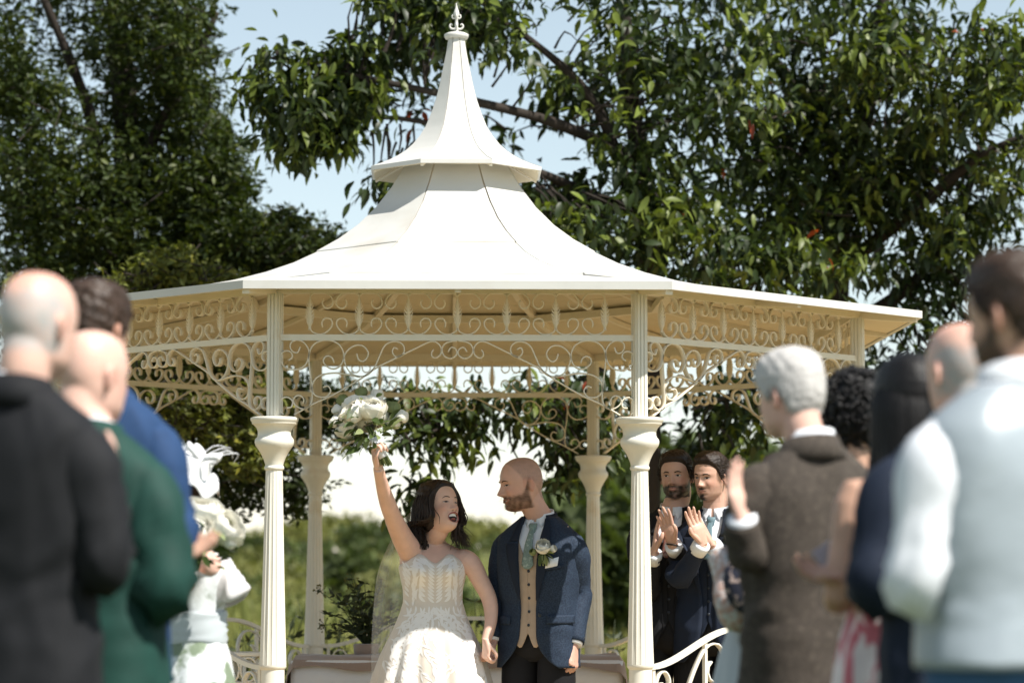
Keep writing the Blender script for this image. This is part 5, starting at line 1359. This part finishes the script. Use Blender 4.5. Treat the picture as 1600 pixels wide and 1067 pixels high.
# the bride's bouquet
def bouquet(center, axis, R, root, seed, roses, buds, leaves, handle=True, m_rose=M_ivory):
    rr = np.random.default_rng(seed); ax = nrm(axis); t = nrm(np.cross(ax, (0, 1, .1))); b = np.cross(ax, t)
    for i, (u, v, w_, r) in enumerate(roses): rose_parts(np.asarray(center) + t*u + b*v + ax*w_, ax*.6 + t*u*6 + b*v*6, r, m_rose, root, 'rose', seed+i, 6, 1.05)
    for i, (u, v, w_, r) in enumerate(buds): rose_parts(np.asarray(center) + t*u + b*v + ax*w_, ax + t*u*5 + b*v*5, r, m_rose if i % 3 else M_pale_leaf, root, 'bud', seed+40+i, 4, .55)
    for i in range(leaves):
        a = rr.uniform(0, 6.28); q = rr.uniform(.3, 1.05)*R; h = rr.uniform(-.85, -.05)*R if i % 5 else rr.uniform(0, .7)*R; p = np.asarray(center) + (t*math.cos(a)+b*math.sin(a))*q*.8 + ax*h
        leaf_part(p, (t*math.cos(a)+b*math.sin(a)) + ax*rr.uniform(-.5, .9), rr.uniform(.04, .075), M_pale_leaf if rr.uniform() < .33 else M_green_leaf, root, seed+i)
bc = P(571, 657, 12.76); bax = -HD
bq = empty('bouquet', bc, 'bouquet of ivory roses with green foliage raised high in the hand of the bride', 'bouquet')
bouquet(bc, bax, .135, bq, 60, [(.005,-.06,.055,.070),(-.04,-.06,.005,.068),(.065,-.06,.035,.064),(.0,-.075,-.005,.058),(.03,.04,.05,.062),(-.05,.05,.03,.062),(.085,-.04,.0,.052),(-.06,-.03,.055,.052),(.03,-.05,.09,.050)],
        [(-.130,-.05,.0,.038),(-.150,-.055,-.05,.036),(-.105,-.065,-.06,.038),(.06,-.04,.125,.030),(.100,-.04,.095,.028),(.128,-.03,.05,.030),(-.03,-.04,.125,.030),(.125,-.04,.0,.028),(-.09,-.04,.085,.032)], 100)
for i in range(16):
    a = i*.39; o = np.array([math.cos(a), 0, math.sin(a)*.3])*.014*(1+.4*(i % 2)) + np.array([0, math.sin(a)*.012, 0])
    V, F = tube([bc + HD*.03 + o*.6, P(588, 690, 12.78)+o*.6, P(604, 726, 12.78)+o*1.3], .0038, 6); mk('stem', V, F, M_green_leaf if i % 3 else M_pale_leaf, bq)
V, F = tube([P(583, 684, 12.78), P(590, 698, 12.78), P(599, 715, 12.78)], [.022, .019, .020], 16); mk('ribbon', V, F, M_shirt, bq)
# ------------------------------------------------------------------ guests and groomsmen
def hair_men(hd, kind, m, root, seed=1):
    if kind == 'fringe': return None
    if kind == 'short': V, F = hd.hair_shell(HL_SHORT, lambda X: .010+.010*sstep(.02, .10, X[:, 2]), seed, None, .35)
    elif kind == 'quiff': V, F = hd.hair_shell([(-.11,.080),(-.085,.076),(-.07,.070),(-.05,.048),(-.035,.016),(-.012,-.012),(-.002,.010),(.018,.022),(.034,.0),(.045,-.035),(.06,-.070),(.11,-.075)], lambda X: .008+.006*sstep(.03, .10, X[:, 2])*sstep(.06, -.05, X[:, 1])+.008*sstep(.02, .1, X[:, 2]), seed, None, .30, streak=30, soft=.012)
    elif kind == 'fringe': V, F = hd.hair_shell([(-.11,.3),(-.03,.3),(-.015,.02),(.0,.012),(.018,.022),(.034,.0),(.045,-.035),(.06,-.070),(.11,-.075)], lambda X: .004+0*X[:, 0], seed, .052, .4, soft=.02)
    elif kind == 'full': V, F = hd.hair_shell([(-.11,.07),(-.07,.06),(-.045,.02),(-.012,-.02),(-.002,.008),(.018,.018),(.034,-.01),(.045,-.05),(.06,-.085),(.11,-.09)], lambda X: .013+.010*sstep(.0, .10, X[:, 2]), seed, None, .14, streak=40)
    return mk('hair', V, F, m, root)

def guest_man(label, px, Y, crown_py, yaw, jm, tm, tone, hair, head_px=None, head_yaw=None, pitch=4, arms=None, wide=1.0, voxel=.006, collar=True, vest=None, group='wedding guests standing and clapping', hscale=1.03, sleeve_m=None, seed=1, beard=None, head_dy=0., fat=1.05, scalp=None, detail=False, hair_kw=None):
    b = P(px, 900, Y); base = (b[0], Y, float(ground_z(b[0], Y)) + .006)
    cr = P(head_px or px, crown_py, Y); s = (cr[2]-base[2])/1.785
    root = root_person(base, 0, label, group)
    M = T(*base) @ Rz(math.radians(yaw)) @ S(s*wide, s*wide, s)
    hy = yaw if head_yaw is None else head_yaw
    fw = np.array([math.sin(math.radians(yaw)), -math.cos(math.radians(yaw)), 0])
    hc = np.array([cr[0], Y, cr[2]-.118*s*hscale]) + fw*.015
    hd = Head(T(*hc) @ Rz(math.radians(hy)) @ Rx(math.radians(pitch)) @ S(s*hscale), fat=fat)
    sh = [L2W(M, (-.172, .008, 1.372)), L2W(M, (.172, .008, 1.372))]
    # arms: pairs of (elbow, wrist, finger direction, palm normal, curl) in the local frame for a clap, or world points
    loc = [[(-.235, .02, 1.10), (-.085, -.25, 1.20), (.10, -.30, .9), (.95, 0, 0)], [(.235, .02, 1.10), (.075, -.26, 1.22), (-.2, -.45, .8), (-.95, 0, .1)]]
    fine = []; ew = []
    for i in (0, 1):
        a = (arms or [None, None])[i]
        if a is None:
            el, wr = L2W(M, loc[i][0]), L2W(M, loc[i][1]); d, n = M[:3, :3] @ np.array(loc[i][2]), M[:3, :3] @ np.array(loc[i][3])
        else: el, wr, d, n = a
        side = (-1 if i == 0 else 1) * 1
        h = hand(np.asarray(wr), d, n, -1 if i == 0 else 1, 1.0*s, .22, .15, .5)
        fine.append(h + [arm_core(sh[i], el, wr, .045*s, .04*s, .027*s)]); ew.append((np.asarray(el), np.asarray(wr)))
    skin_body(root, hd, M, tone, None, voxel, [neck(hd, M, (0, .02, 1.45), (.058*s, .060*s, .068*s))], fine, seed=seed, beard=beard, scalp=scalp, blush=.3, ckw=dict(fringe=((.40, .385, .37), .85) if hair and hair[0] == 'fringe' else None))
    if hair:
        hh = hair_men(hd, hair[0], hair[1], root, seed)
        if hh: tufts(hd, HL_SHORT, 1500, .024, .0024, hair[1], hh, seed, (lambda x, y, z: (x*5, .5, -.6 if z < .07 else .1)), .05, .008)
    legs(root, M, tm)
    zs = np.r_[np.linspace(.985, 1.45, 20), 1.475, 1.497, 1.515]
    V, F = shell(zs, lambda z: -.0002, lambda z: .0002, 44, -.016 if not vest else -.004, fold=.003, seed=seed)
    shirt = MB(); shirt.add(xf(M, V), F)
    if vest:
        for i in (0, 1):
            SLEEVE_IN[0] = M[:3, 0]/np.linalg.norm(M[:3, 0])*(1, -1)[i]
            v, f = sleeve(sh[i], ew[i][0], ew[i][1], seed=seed+i, fold=.012, k=.80); shirt.add(v, f)
    shirt.build('shirt', M_shirt, root)
    collar_band(M, M_shirt, root, 'shirt_collar', 1.478, 1.548 if vest or hair and hair[0] == 'full' else 1.536, (.0700, .0645), .004, gap=.05)
    if vest:
        hz = np.r_[np.linspace(.93, 1.45, 30), 1.472, 1.495, 1.512]
        V, F = shell(hz, lin((.9, -.012), (1.25, -.006), (1.5, -.10)), lin((.9, .012), (1.25, .006), (1.5, .10)), 60, .004, fold=.006, seed=seed)
        solid(mk('waistcoat', xf(M, V), F, vest, root), .004)
    else:
        hz = np.r_[np.linspace(.745, 1.45, 36), 1.475, 1.497, 1.512]
        V, F = shell(hz, lin((.7, -.05), (1.0, -.01), (1.2, -.03), (1.5, -.06)), lin((.7, .05), (1.0, .01), (1.2, .03), (1.5, .06)), 60, 0, fold=.011, seed=seed)
        # centre back seam pressed in a little
        w_ = np.exp(-(V[:, 0]/.012)**2)*(V[:, 1] > 0); V[:, 1] -= .004*w_
        jk = MB(); jk.add(xf(M, V), F)
        for i in (0, 1):
            SLEEVE_IN[0] = M[:3, 0]/np.linalg.norm(M[:3, 0])*(1, -1)[i]
            v, f = sleeve(sh[i], ew[i][0], ew[i][1], seed=seed+i+3, fold=.012); jk.add(v, f)
        solid(jk.build('jacket', jm, root), .004)
        collar_band(M, jm, root, 'jacket_collar', 1.462, 1.530, (.100, .074), .006, gap=.6, tilt=.03)
        for i in (0, 1):
            d = nrm(ew[i][1]-ew[i][0]); V, F = tube([ew[i][1]-d*.03, ew[i][1]-d*.004, ew[i][1]+d*.012], [.040, .041, .040], 16); mk('shirt_cuff', V, F, M_shirt, root)
    return root, hd, M, s

M_charcoal = mat('charcoal_wool', (.0055, .006, .008), .8, .12, 60, .10, 260)
M_green_suit = mat('bottle_green_wool', (.006, .042, .032), .75, .2, 14, .10, 200)
M_blue_suit = mat('blue_wool', (.012, .042, .115), .8, .12, 40, .10, 260)
M_tweed = mat('brown_tweed', (.052, .042, .034), .9, .22, 120, .35, 240, second=(.095, .078, .062), second_scale=70, second_range=(.5, .72))
M_navy2 = mat('dark_navy_wool', (.006, .012, .028), .8, .12, 60, .10, 260)
M_satin = mat('grey_blue_satin', (.31, .355, .39), .38, .10, 8, .12, 30, spec=.5)
M_blue_tr = mat('mid_blue_trouser', (.04, .10, .20), .8, .1, 40)
FAIR, TAN = (.68, .43, .345), (.52, .31, .22)

# left side of the aisle
gm = guest_man('balding grey-haired man in black suit clapping, nearest on the left of the aisle', 36, 6.2, 425, 158, M_charcoal, M_charcoal, FAIR, ('fringe', M_grey_hair), head_px=55, head_yaw=150, seed=2,
    wide=.92, arms=[None, (P(143, 846, 6.2), P(172, 796, 6.36), (.10, .05, 1), (-1, -.3, 0))])
guest_man('dark-haired man in blue suit, taller and behind the bald man in green', 152, 7.6, 446, 165, M_blue_suit, M_blue_suit, TAN, ('short', M_brown_hair), head_px=146, head_yaw=155, seed=3, wide=.95,
    arms=[None, (P(244, 812, 7.5), P(240, 880, 7.45), (.75, .2, .25), (-.3, -.5, .8))])
guest_man('bald man in bottle green jacket with white collar in front of the blue suit', 150, 6.85, 516, 160, M_green_suit, M_charcoal, FAIR, None, head_px=142, head_yaw=140, seed=4, wide=.92, arms=[None, (P(226, 835, 6.85), P(200, 800, 7.1), (0, .2, 1), (-1, .2, 0))])
# right side of the aisle
guest_man('white-haired man in brown tweed suit clapping, right of the groomsmen', 1262, 7.6, 553, 205, M_tweed, M_tweed, FAIR, ('full', M_grey_hair), head_px=1238, head_yaw=222, seed=5, wide=1.04,
    arms=[None, (P(1168, 868, 7.5), P(1160, 814, 7.45), (-.25, .05, 1), (.75, -.6, 0))])
guest_man('grey-haired man in dark navy suit standing between long-haired woman and waistcoat man', 1490, 6.6, 505, 200, M_navy2, M_navy2, FAIR, ('fringe', M_grey_hair), head_px=1505, head_yaw=205, seed=6, wide=1.0)
guest_man('dark-haired bearded man in white shirt and grey blue satin waistcoat at far right', 1575, 5.5, 402, 203, None, M_blue_tr, TAN, ('short', M_brown_hair), head_px=1588, head_yaw=225, seed=7, vest=M_satin, beard=((.03, .016, .01), 'full', .9))

# ---- women guests
def woman_base(label, px, Y, crown_py, yaw, tone, head_px=None, head_yaw=None, pitch=3, hscale=1.0, arms=(), seed=1, voxel=.006, group='wedding guests standing and clapping'):
    b = P(px, 900, Y); base = (b[0], Y, float(ground_z(b[0], Y)) + .006); cr = P(head_px or px, crown_py, Y); s = (cr[2]-.02-base[2])/1.66
    root = root_person(base, 0, label, group); M = T(*base) @ Rz(math.radians(yaw)) @ S(s)
    hd = Head(T(cr[0], Y, cr[2]-.02-.118*s*hscale) @ Rz(math.radians(yaw if head_yaw is None else head_yaw)) @ Rx(math.radians(pitch)) @ S(s*hscale), female=True, nose=.85)
    v, f = loft(np.array([ring(BT, z, 32) for z in np.r_[np.linspace(.92, 1.28, 16), 1.295, 1.305, 1.322, 1.34, 1.365]])); 
    v = v*np.array([1, 1, 1]); v[:, 2] += .03
    parts = [neck(hd, M, (0, .02, 1.33), (.046*s, .047*s, .056*s), .012), (xf(M, v), f)]
    aw = []
    for i, a in enumerate(arms):
        k = -1 if i == 0 else 1; sh = L2W(M, (k*.150, .012, 1.30))
        if a is None: el, wr, d, n = L2W(M, (k*.21, .02, 1.04)), L2W(M, (k*.08, -.22, 1.10)), M[:3, :3] @ np.array((-k*.2, -.4, .6)), M[:3, :3] @ np.array((-k, 0, .1))
        else: el, wr, d, n = a
        parts.append(tube(spline([L2W(M, (k*.10, .012, 1.285)), sh, sh+(np.asarray(el)-sh)*.5, el, (np.asarray(el)+wr)*.5, wr], 22), np.interp(np.linspace(0, 1, 22), [0,.15,.4,.55,.8,1], np.array([.050,.052,.045,.040,.034,.025])*s), 14))
        parts += hand(np.asarray(wr), d, n, k, .9*s, .35, .2, .5); aw.append((sh, np.asarray(el), np.asarray(wr)))
    skin_body(root, hd, M, tone, None, voxel, parts, [], core=False, seed=seed, blush=.3)
    for k in (-1, 1):
        v, f = tube([(k*.085, 0, .95), (k*.085, 0, .5), (k*.07, .01, .07)], [.085, .055, .034], 12); mk('leg', xf(M, v), f, M_skin, root, True, np.tile(tone, (len(v), 1)))
        v, f = ellipsoid((k*.07, -.05, .035), (.035, .11, .035), None, 14, 8); mk('shoe', xf(M, v), f, M_ivory, root)
    return root, hd, M, s, aw
def dress(root, M, m, top=1.27, bottom=.35, tab=None, fold=.014, seed=1, name='dress'):
    tab = tab if tab is not None else np.array([(.05,.26,.24,.02),(.35,.25,.22,.01),(.6,.23,.19,.01),(.85,.205,.155,.005),(.95,.182,.138,0),(1.03,.15,.115,0),(1.09,.142,.112,0),(1.15,.148,.116,-.003),(1.21,.160,.124,-.006),(1.25,.166,.125,-.004),(1.29,.168,.112,.003),(1.33,.155,.085,.012)])
    zs = np.linspace(top, bottom, 44); R = []
    for z in zs:
        a, b, c = interp(tab, z); t = np.linspace(0, 2*np.pi, 90, endpoint=False); am = fold*sstep(1.0, .5, z)+.002
        q = 1 + am/a*(np.sin(9*t+seed)+.7*np.sin(14*t+2*seed)); R.append(np.stack([a*q*np.cos(t), c+b*q*np.sin(t), np.full(90, z)], 1))
    V = bust(np.array(R).reshape(-1, 3)-(0, 0, .03)) + (0, 0, .03); return solid(mk(name, xf(M, V), grid_faces(44, 90, True), m, root), .003, 1)

M_floral = mat('white_floral_print', (.72, .75, .76), .7, .05, 8, .15, 90, second=(.20, .25, .17), second_scale=7, second_range=(.50, .57))
M_pink = mat('pink_print_silk', (.62, .16, .20), .55, .25, 10, .1, 60, second=(.85, .74, .74), second_scale=16, second_range=(.5, .54), stretch=(2.2, 2.2, .12))
M_blush_lace = mat('blush_lace', (.50, .32, .26), .8, .15, 60, .4, 160, second=(.62, .62, .62), second_scale=45, second_range=(.45, .6))
M_grey_skirt = mat('pale_grey_satin', (.48, .52, .54), .5, .05, 6)
M_white_organza = mat('white_organza', (.80, .78, .78), .7, .05, 12, .15, 60, trans=(.25, (1, 1, 1)), second=(.55, .46, .46), second_scale=8, second_range=(.6, .68))
# lady in the white hat
HY = 10.2
rw, hdw, Mw, sw, aw = woman_base('woman in white floral dress and white hat holding flowers, left of the front column', 298, HY, 722, 128, FAIR, head_px=286, head_yaw=140, seed=8,
    arms=((P(322, 892, HY-.06), P(334, 902, HY+.02), (.3, .6, -.3), (0, .3, 1)), (P(292, 912, HY-.22), P(264, 893, HY-.35), (-.3, -.2, .6), (.3, -.8, .2))))
dress(rw, Mw, M_floral, 1.31, .10, fold=.022, seed=3)
# ruched waist sash
rs = []
for j, z in enumerate(np.linspace(1.0, 1.12, 9)):
    t = np.linspace(0, 2*np.pi, 50, endpoint=False); a, b = .160+.006*(j % 2)+.002*np.sin(7*j), .126+.006*(j % 2); rs.append(np.stack([a*np.cos(t), b*np.sin(t), z+.006*np.sin(3*t+j)], 1))
mk('sash', xf(Mw, np.array(rs).reshape(-1, 3)), grid_faces(9, 50, True), M_grey_skirt, rw)
# wide bell sleeve
sl_ = spline([P(318, 868, HY), P(332, 890, HY-.02), P(350, 918, HY-.05), P(362, 942, HY-.06)], 16); rd = np.interp(np.linspace(0, 1, 16), [0,.3,.7,.93,1], [.045,.065,.092,.085,.070])
V, F = tube(sl_, rd, 28, .8, cap=False); m_ = len(V); V += (vnoise(V, 28, 4)*.014)[:, None]*np.array([1, .4, 1]); solid(mk('bell_sleeve', V, F, M_white_organza, rw), .003)
V, F = hdw.hair_shell([(-.11,.07),(-.06,.055),(-.03,-.02),(.0,-.06),(.11,-.10)], .016, 2); mk('hair', V, F, M_brown_hair, rw)
# her hat
hc = P(290, 735, HY); ht = empty('hat', hc, 'white ruffled occasion hat with looped ribbons on the woman left of the front column', 'hat')
M_hat = mat('white_sinamay', (.80, .80, .80), .75, .04, 40, .25, 150, trans=(.12, (1, 1, 1)))
Mh = T(*hc) @ Rz(.4) @ Rx(math.radians(14)) @ Ry(math.radians(16))
R = []
for r_, z in [(.001,.080),(.05,.076),(.078,.058),(.088,.020),(.090,.0),(.105,-.010),(.122,-.012),(.135,-.022),(.142,-.034)]:
    t = np.linspace(0, 2*np.pi, 64, endpoint=False); R.append(np.stack([r_*np.cos(t), r_*np.sin(t), z + .12*r_*(np.sin(2*t+.6))*(r_ > .1) + .016*np.sin(7*t)*(r_ > .115)], 1))
solid(mk('crown_and_brim', xf(Mh, np.array(R).reshape(-1, 3)), grid_faces(9, 64, True), M_hat, ht), .003)
V, F = tube([(.0, 0, .006), (0, 0, .022)], [.090, .089], 40, 1, (1, 0, 0)); mk('hat_band', xf(Mh, V), F, M_grey_skirt, ht)
rr = np.random.default_rng(5)
for i in range(7):
    a = rr.uniform(0, 6.28); d = np.array([math.cos(a), math.sin(a), .6]); s_ = np.cross(d, (0, 0, 1.)); c = spline([(.03, -.05, .05), np.array([.03,-.05,.05])+d*.04+s_*.025, np.array([.03,-.05,.05])+d*.075, np.array([.03,-.05,.05])+d*.035-s_*.025, (.03, -.05, .05)], 20)
    W = np.stack([c-(0, 0, .012), c+(0, 0, .012)], 1).reshape(-1, 3); solid(mk('ribbon_loop', xf(Mh, W), grid_faces(20, 2), M_hat, ht), .002)
for i in range(4):
    c = spline([(.02, -.02, .05), (.06+.03*i, -.03, .12), (.13+.02*i, -.02+.03*i, .13-.02*i)], 14); V, F = tube(c, np.linspace(.003, .001, 14), 5); mk('feather_quill', xf(Mh, V), F, M_hat, ht)
# flowers in front of her
bc2 = P(312, 832, HY-.42); bq2 = empty('bouquet', bc2, 'cream and white bouquet held up by the woman in the floral dress at left', 'bouquet')
bouquet(bc2, (.15, -.35, .9), .12, bq2, 90, [(0,0,.07,.07),(-.085,.01,.03,.066),(.085,.02,.03,.066),(.01,.08,.03,.062),(-.02,-.08,.03,.064),(.075,-.07,0,.06),(-.09,-.07,-.01,.06),(.0,-.09,-.06,.058),(.06,-.08,-.07,.052)], [(.11,.02,.0,.026),(-.11,.05,.0,.026),(.05,.1,.0,.026),(.12,-.05,.03,.022)], 60)
V, F = tube([bc2, bc2+(-.02, .03, -.12), P(268, 893, HY-.38)], [.035, .02, .018], 10); mk('stems', V, F, M_green_leaf, bq2)

# long-haired woman with the phone
LY = 7.0
rl_, hdl, Ml, sl2, al = woman_base('woman with long straight black hair in pink dress raising one hand with a phone', 1418, LY, 548, 200, TAN, head_px=1420, head_yaw=205, seed=9,
    arms=((P(1358, 940, LY-.16), P(1330, 905, LY-.10), (-.95, .10, .16), (0, -.55, .8)), None))
dress(rl_, Ml, M_pink, 1.30, .35, seed=5)
V, F = hdl.hair_shell([(-.11,.072),(-.07,.06),(-.045,.0),(-.02,-.06),(.11,-.12)], .016, 4, None, .10); hl_ = mk('hair', V, F, M_black_hair, rl_)
lk2 = MB(); r_ = np.random.default_rng(3)
for i in range(120):
    a = r_.uniform(-2.0, 2.0)+math.pi/2; q = lambda rr_, z: xf(hdl.M, np.array([(rr_*math.cos(a), rr_*1.15*math.sin(a), z)]))[0]
    p0 = q(.06, .09); p1 = q(.088, .0); p2 = q(.094, -.10); p3 = q(.085+.02*r_.uniform(), -.22); p4 = q(.075+.03*r_.uniform(), -.36-.08*r_.uniform())
    c = spline([p0, p1, p2, p3, p4], 20); V, F = tube(c, np.interp(np.linspace(0, 1, 20), [0,.2,.8,1], [.006,.012,.010,.002]), 6); lk2.add(V, F)
mk('hair_locks', lk2.verts(), lk2.F, M_black_hair, hl_)['kind'] = 'stuff'
ph_c = P(1318, 856, LY-.02); ph_ = empty('phone', ph_c, 'mobile phone in a pale case held up in the hand of the long-haired woman', 'phone')
M_case = mat('pale_phone_case', (.45, .42, .50), .3, .02); M_glass = mat('phone_glass', (.01, .01, .012), .1, .0)
Mp = T(*ph_c) @ Rz(math.radians(15)) @ Ry(math.radians(55)) @ Rx(math.radians(10))
MB().box((-.036, -.005, -.074), (.036, .004, .074), Mp).build('case', M_case, ph_, False); MB().box((-.033, .0045, -.070), (.033, .006, .070), Mp).build('screen', M_glass, ph_, False)
MB().box((-.030, -.008, .040), (-.006, -.0055, .066), Mp).build('camera_bump', M_glass, ph_, False)

# black-haired guest half hidden behind the tweed shoulder
rb_, hdk, Mk_, sk_, ak = woman_base('woman with short dark curls mostly hidden behind the tweed shoulder', 1335, 8.6, 580, 195, TAN, head_px=1332, head_yaw=190, seed=10, arms=(None, None))
dress(rb_, Mk_, M_navy2, 1.33, .35, seed=6)
V, F = hdk.hair_shell([(-.11,.06),(-.06,.04),(-.03,-.03),(.0,-.07),(.11,-.11)], .024, 6, None, .3, streak=45); hk_ = mk('hair', V, F, M_black_hair, rb_)
tufts(hdk, [(-.11,.06),(-.06,.04),(-.03,-.03),(.0,-.07),(.11,-.11)], 800, .035, .006, M_black_hair, hk_, 6, (lambda x, y, z: (math.sin(z*90), math.cos(x*80), math.sin(y*90))), .5, .03)
# woman in blush lace behind the tweed suit
rq, hdq, Mq, sq, aq = woman_base('woman in blush lace sleeves and pale grey skirt half hidden behind the tweed suit', 1200, 8.9, 705, 190, FAIR, head_px=1222, head_yaw=190, seed=11,
    arms=(None, (P(1150, 955, 8.75), P(1190, 965, 9.05), (.5, .5, .2), (.6, .3, 0))))
dress(rq, Mq, M_grey_skirt, 1.05, .25, seed=7, name='skirt'); dress(rq, Mq, M_blush_lace, 1.335, 1.03, seed=8, name='lace_top')
sl3 = MB()
for i, (a_, b_, c_) in enumerate(aq):
    V, F = tube(spline([a_, a_+(b_-a_)*.5, b_, b_+(c_-b_)*.75], 20), [.062]*4+[.058]*6+[.054]*5+[.05]*5, 16); V += (vnoise(V, 60, i)*.005)[:, None]; sl3.add(V, F)
sl3.build('lace_sleeves', M_blush_lace, rq)
V, F = hdq.hair_shell([(-.11,.07),(-.06,.05),(-.03,-.02),(.0,-.06),(.11,-.10)], .018, 8); mk('hair', V, F, M_brown_hair, rq)
clu = empty('clutch_bag', P(1196, 905, 8.62), 'dark floral clutch bag under the arm of the woman in lace', 'bag')
M_darkfl = mat('dark_floral_print', (.02, .022, .04), .7, .1, 20, second=(.45, .34, .30), second_scale=38, second_range=(.56, .62))
Mc_ = T(*P(1196, 905, 8.62)) @ Rz(math.radians(20)) @ Ry(math.radians(-10))
V, F = ellipsoid((0, 0, 0), (.10, .025, .075), None, 24, 12); mk('bag_body', xf(Mc_, np.sign(V)*np.abs(V)**.85*1.0), F, M_darkfl, clu)
V, F = tube(xf(Mc_, [(-.085, 0, .068), (0, 0, .082), (.085, 0, .068)]), .005, 8); mk('clasp_bar', V, F, M_gold, clu)

# ------------------------------------------------------------------ two groomsmen inside the gazebo
M_tie_blue = mat('grey_blue_tie', (.12, .19, .22), .5, .2, 120, .2, 300)
M_tie_red = mat('rust_striped_tie', (.24, .10, .08), .5, .15, 30, second=(.36, .25, .22), second_scale=50, second_range=(.5, .55))
def groomsman(label, px, Y, crown_py, yaw, head_px, head_yaw, arms, hair, beard, tie, seed, pitch=3, roll=0, mouth='closed', jm=M_black_wool, smile=.4):
    b = P(px, 900, Y); base = (b[0], Y, .105); cr = P(head_px, crown_py, Y); s = (cr[2]-.015-base[2])/1.785
    root = root_person(base, 0, label, 'groomsmen clapping inside the gazebo'); M = T(*base) @ Rz(math.radians(yaw)) @ S(s)
    hs = s*.95; hd = Head(T(cr[0], Y-.02, cr[2]-.015-.118*hs) @ Rz(math.radians(head_yaw)) @ Rx(math.radians(pitch)) @ Ry(math.radians(roll)) @ S(hs), fat=1.08 if seed == 21 else .98, nose=1.05, mouth=mouth, smile=smile)
    sh = [L2W(M, (-.172, .008, 1.372)), L2W(M, (.172, .008, 1.372))]; fine = []
    for i in (0, 1):
        el, wr, d, n = arms[i]; fine.append(hand(np.asarray(wr), d, n, -1 if i == 0 else 1, 1.0*s, .12, .22, .5) + [arm_core(sh[i], el, wr)])
    skin_body(root, hd, M, (.56, .34, .255), None, .0036, [neck(hd, M, (0, .02, 1.45), (.060, .062, .070))], fine, beard=beard, blush=.3, seed=seed)
    face_details(hd, root, None, 'open', M_brow, M_lip2, (.04, .028, .02), -.5 if head_yaw > -35 else 0, .0032)
    hr_ = hair_men(hd, 'quiff', hair, root, seed)
    tufts(hd, HL_SHORT, 1200, .030, .0026, hair, hr_, seed, (lambda x, y, z: (x*4+.25, 1.0 if z > .05 else .5, -.1 if z > .05 else -.9)), .14, .012)
    legs(root, M, M_black_wool)
    V, F, xL, xR = suit_front(root, M, jm, jm, [(.73,.05),(.95,.03),(1.06,.028),(1.20,.045),(1.30,.056),(1.40,.062),(1.46,.062),(1.52,.056)], .08, vest=jm, tie_m=tie, vneck=1.29, vest_hem=.95, seed=seed)
    jk = MB(); jk.add(xf(M, V), F)
    for i in (0, 1):
        SLEEVE_IN[0] = M[:3, 0]/np.linalg.norm(M[:3, 0])*(1, -1)[i]; v, f = sleeve(sh[i], arms[i][0], np.asarray(arms[i][1])-nrm(np.asarray(arms[i][1])-arms[i][0])*.03, seed=seed+i, k=.84, fold=.009); jk.add(v, f)
        d = nrm(np.asarray(arms[i][1])-arms[i][0]); w_ = np.asarray(arms[i][1]); V2, F2 = tube([w_-d*.06, w_-d*.02, w_-d*.004], [.042, .043, .042], 18); mk('shirt_cuff', V2, F2, M_shirt, root)
    solid(jk.build('jacket', jm, root), .004); lapels(M, xL, xR, jm, root)
    return root, hd, M, s
Y1, Y2 = 13.75, 13.62
r1, h1, M1, s1 = groomsman('bearded dark-haired groomsman in black suit and rust tie clapping beside the right column', 1052, Y1, 703, -14, 1056, -17,
    [(P(1012, 925, Y1-.12), P(1022, 862, Y1-.28), (.12, .05, 1), (.85, -.1, -.1)), (P(1075, 900, Y1-.10), P(1051, 850, Y1-.33), (-.28, -.05, 1), (-.55, -.75, .1))], M_dark_hair, ((.016, .010, .007), 'full', .96), M_tie_red, 21, 2, -2)
r2, h2, M2, s2 = groomsman('goateed groomsman in dark navy suit with white rose clapping beside the bearded man', 1118, Y2, 705, -20, 1110, -38,
    [(P(1062, 905, Y2-.20), P(1098, 848, Y2-.34), (-.38, -.05, 1), (.4, -.85, .1)), (P(1160, 900, Y2-.05), P(1112, 850, Y2-.26), (-.45, .1, 1), (-.8, .2, .1))], M_dark_hair, ((.018, .011, .008), 'goatee', .95), M_tie_blue, 22, 5, 2, jm=M_navy2, smile=.9)
M_pocket = mat('grey_pocket_square', (.33, .38, .37), .7, .2, 80)
V = np.array([(.092,0,1.25),(.120,0,1.255),(.150,0,1.262),(.100,0,1.325),(.128,0,1.345),(.154,0,1.318)]); V[:, 1] = [front_y(x, z, .012) for x, z in V[:, [0, 2]]]
solid(mk('pocket_square', xf(M2, V), [(0,1,4,3),(1,2,5,4)], M_pocket, r2), .004, 0)
bp2 = L2W(M2, (.115, front_y(.115, 1.375, .03), 1.375)); bt2 = empty('boutonniere', bp2, 'white rose buttonhole with dark leaves on the goateed groomsman', 'boutonniere')
rose_parts(bp2, (0, -.7, .7), .026, M_ivory, bt2, seed=15, layers=4)
for i, (dx, dz) in enumerate([(.9,-.3),(-.9,-.3),(.5,.5),(-.2,-.9)]): leaf_part(bp2+(0, .003, -.008), (dx, -.3, dz), .055, M_green_leaf, bt2, i)
w_ = np.array(P(1051, 850, Y1-.33)); V, F = tube([w_+(-.028*math.cos(t), -.024*math.sin(t), -.003+.004*math.cos(t)) for t in np.linspace(0, 2*np.pi, 24)], .0035, 6)
br = empty('bracelet', w_, 'dark cord bracelet on the wrist of the bearded groomsman', 'bracelet'); mk('cord', V, F, M_lash, br)
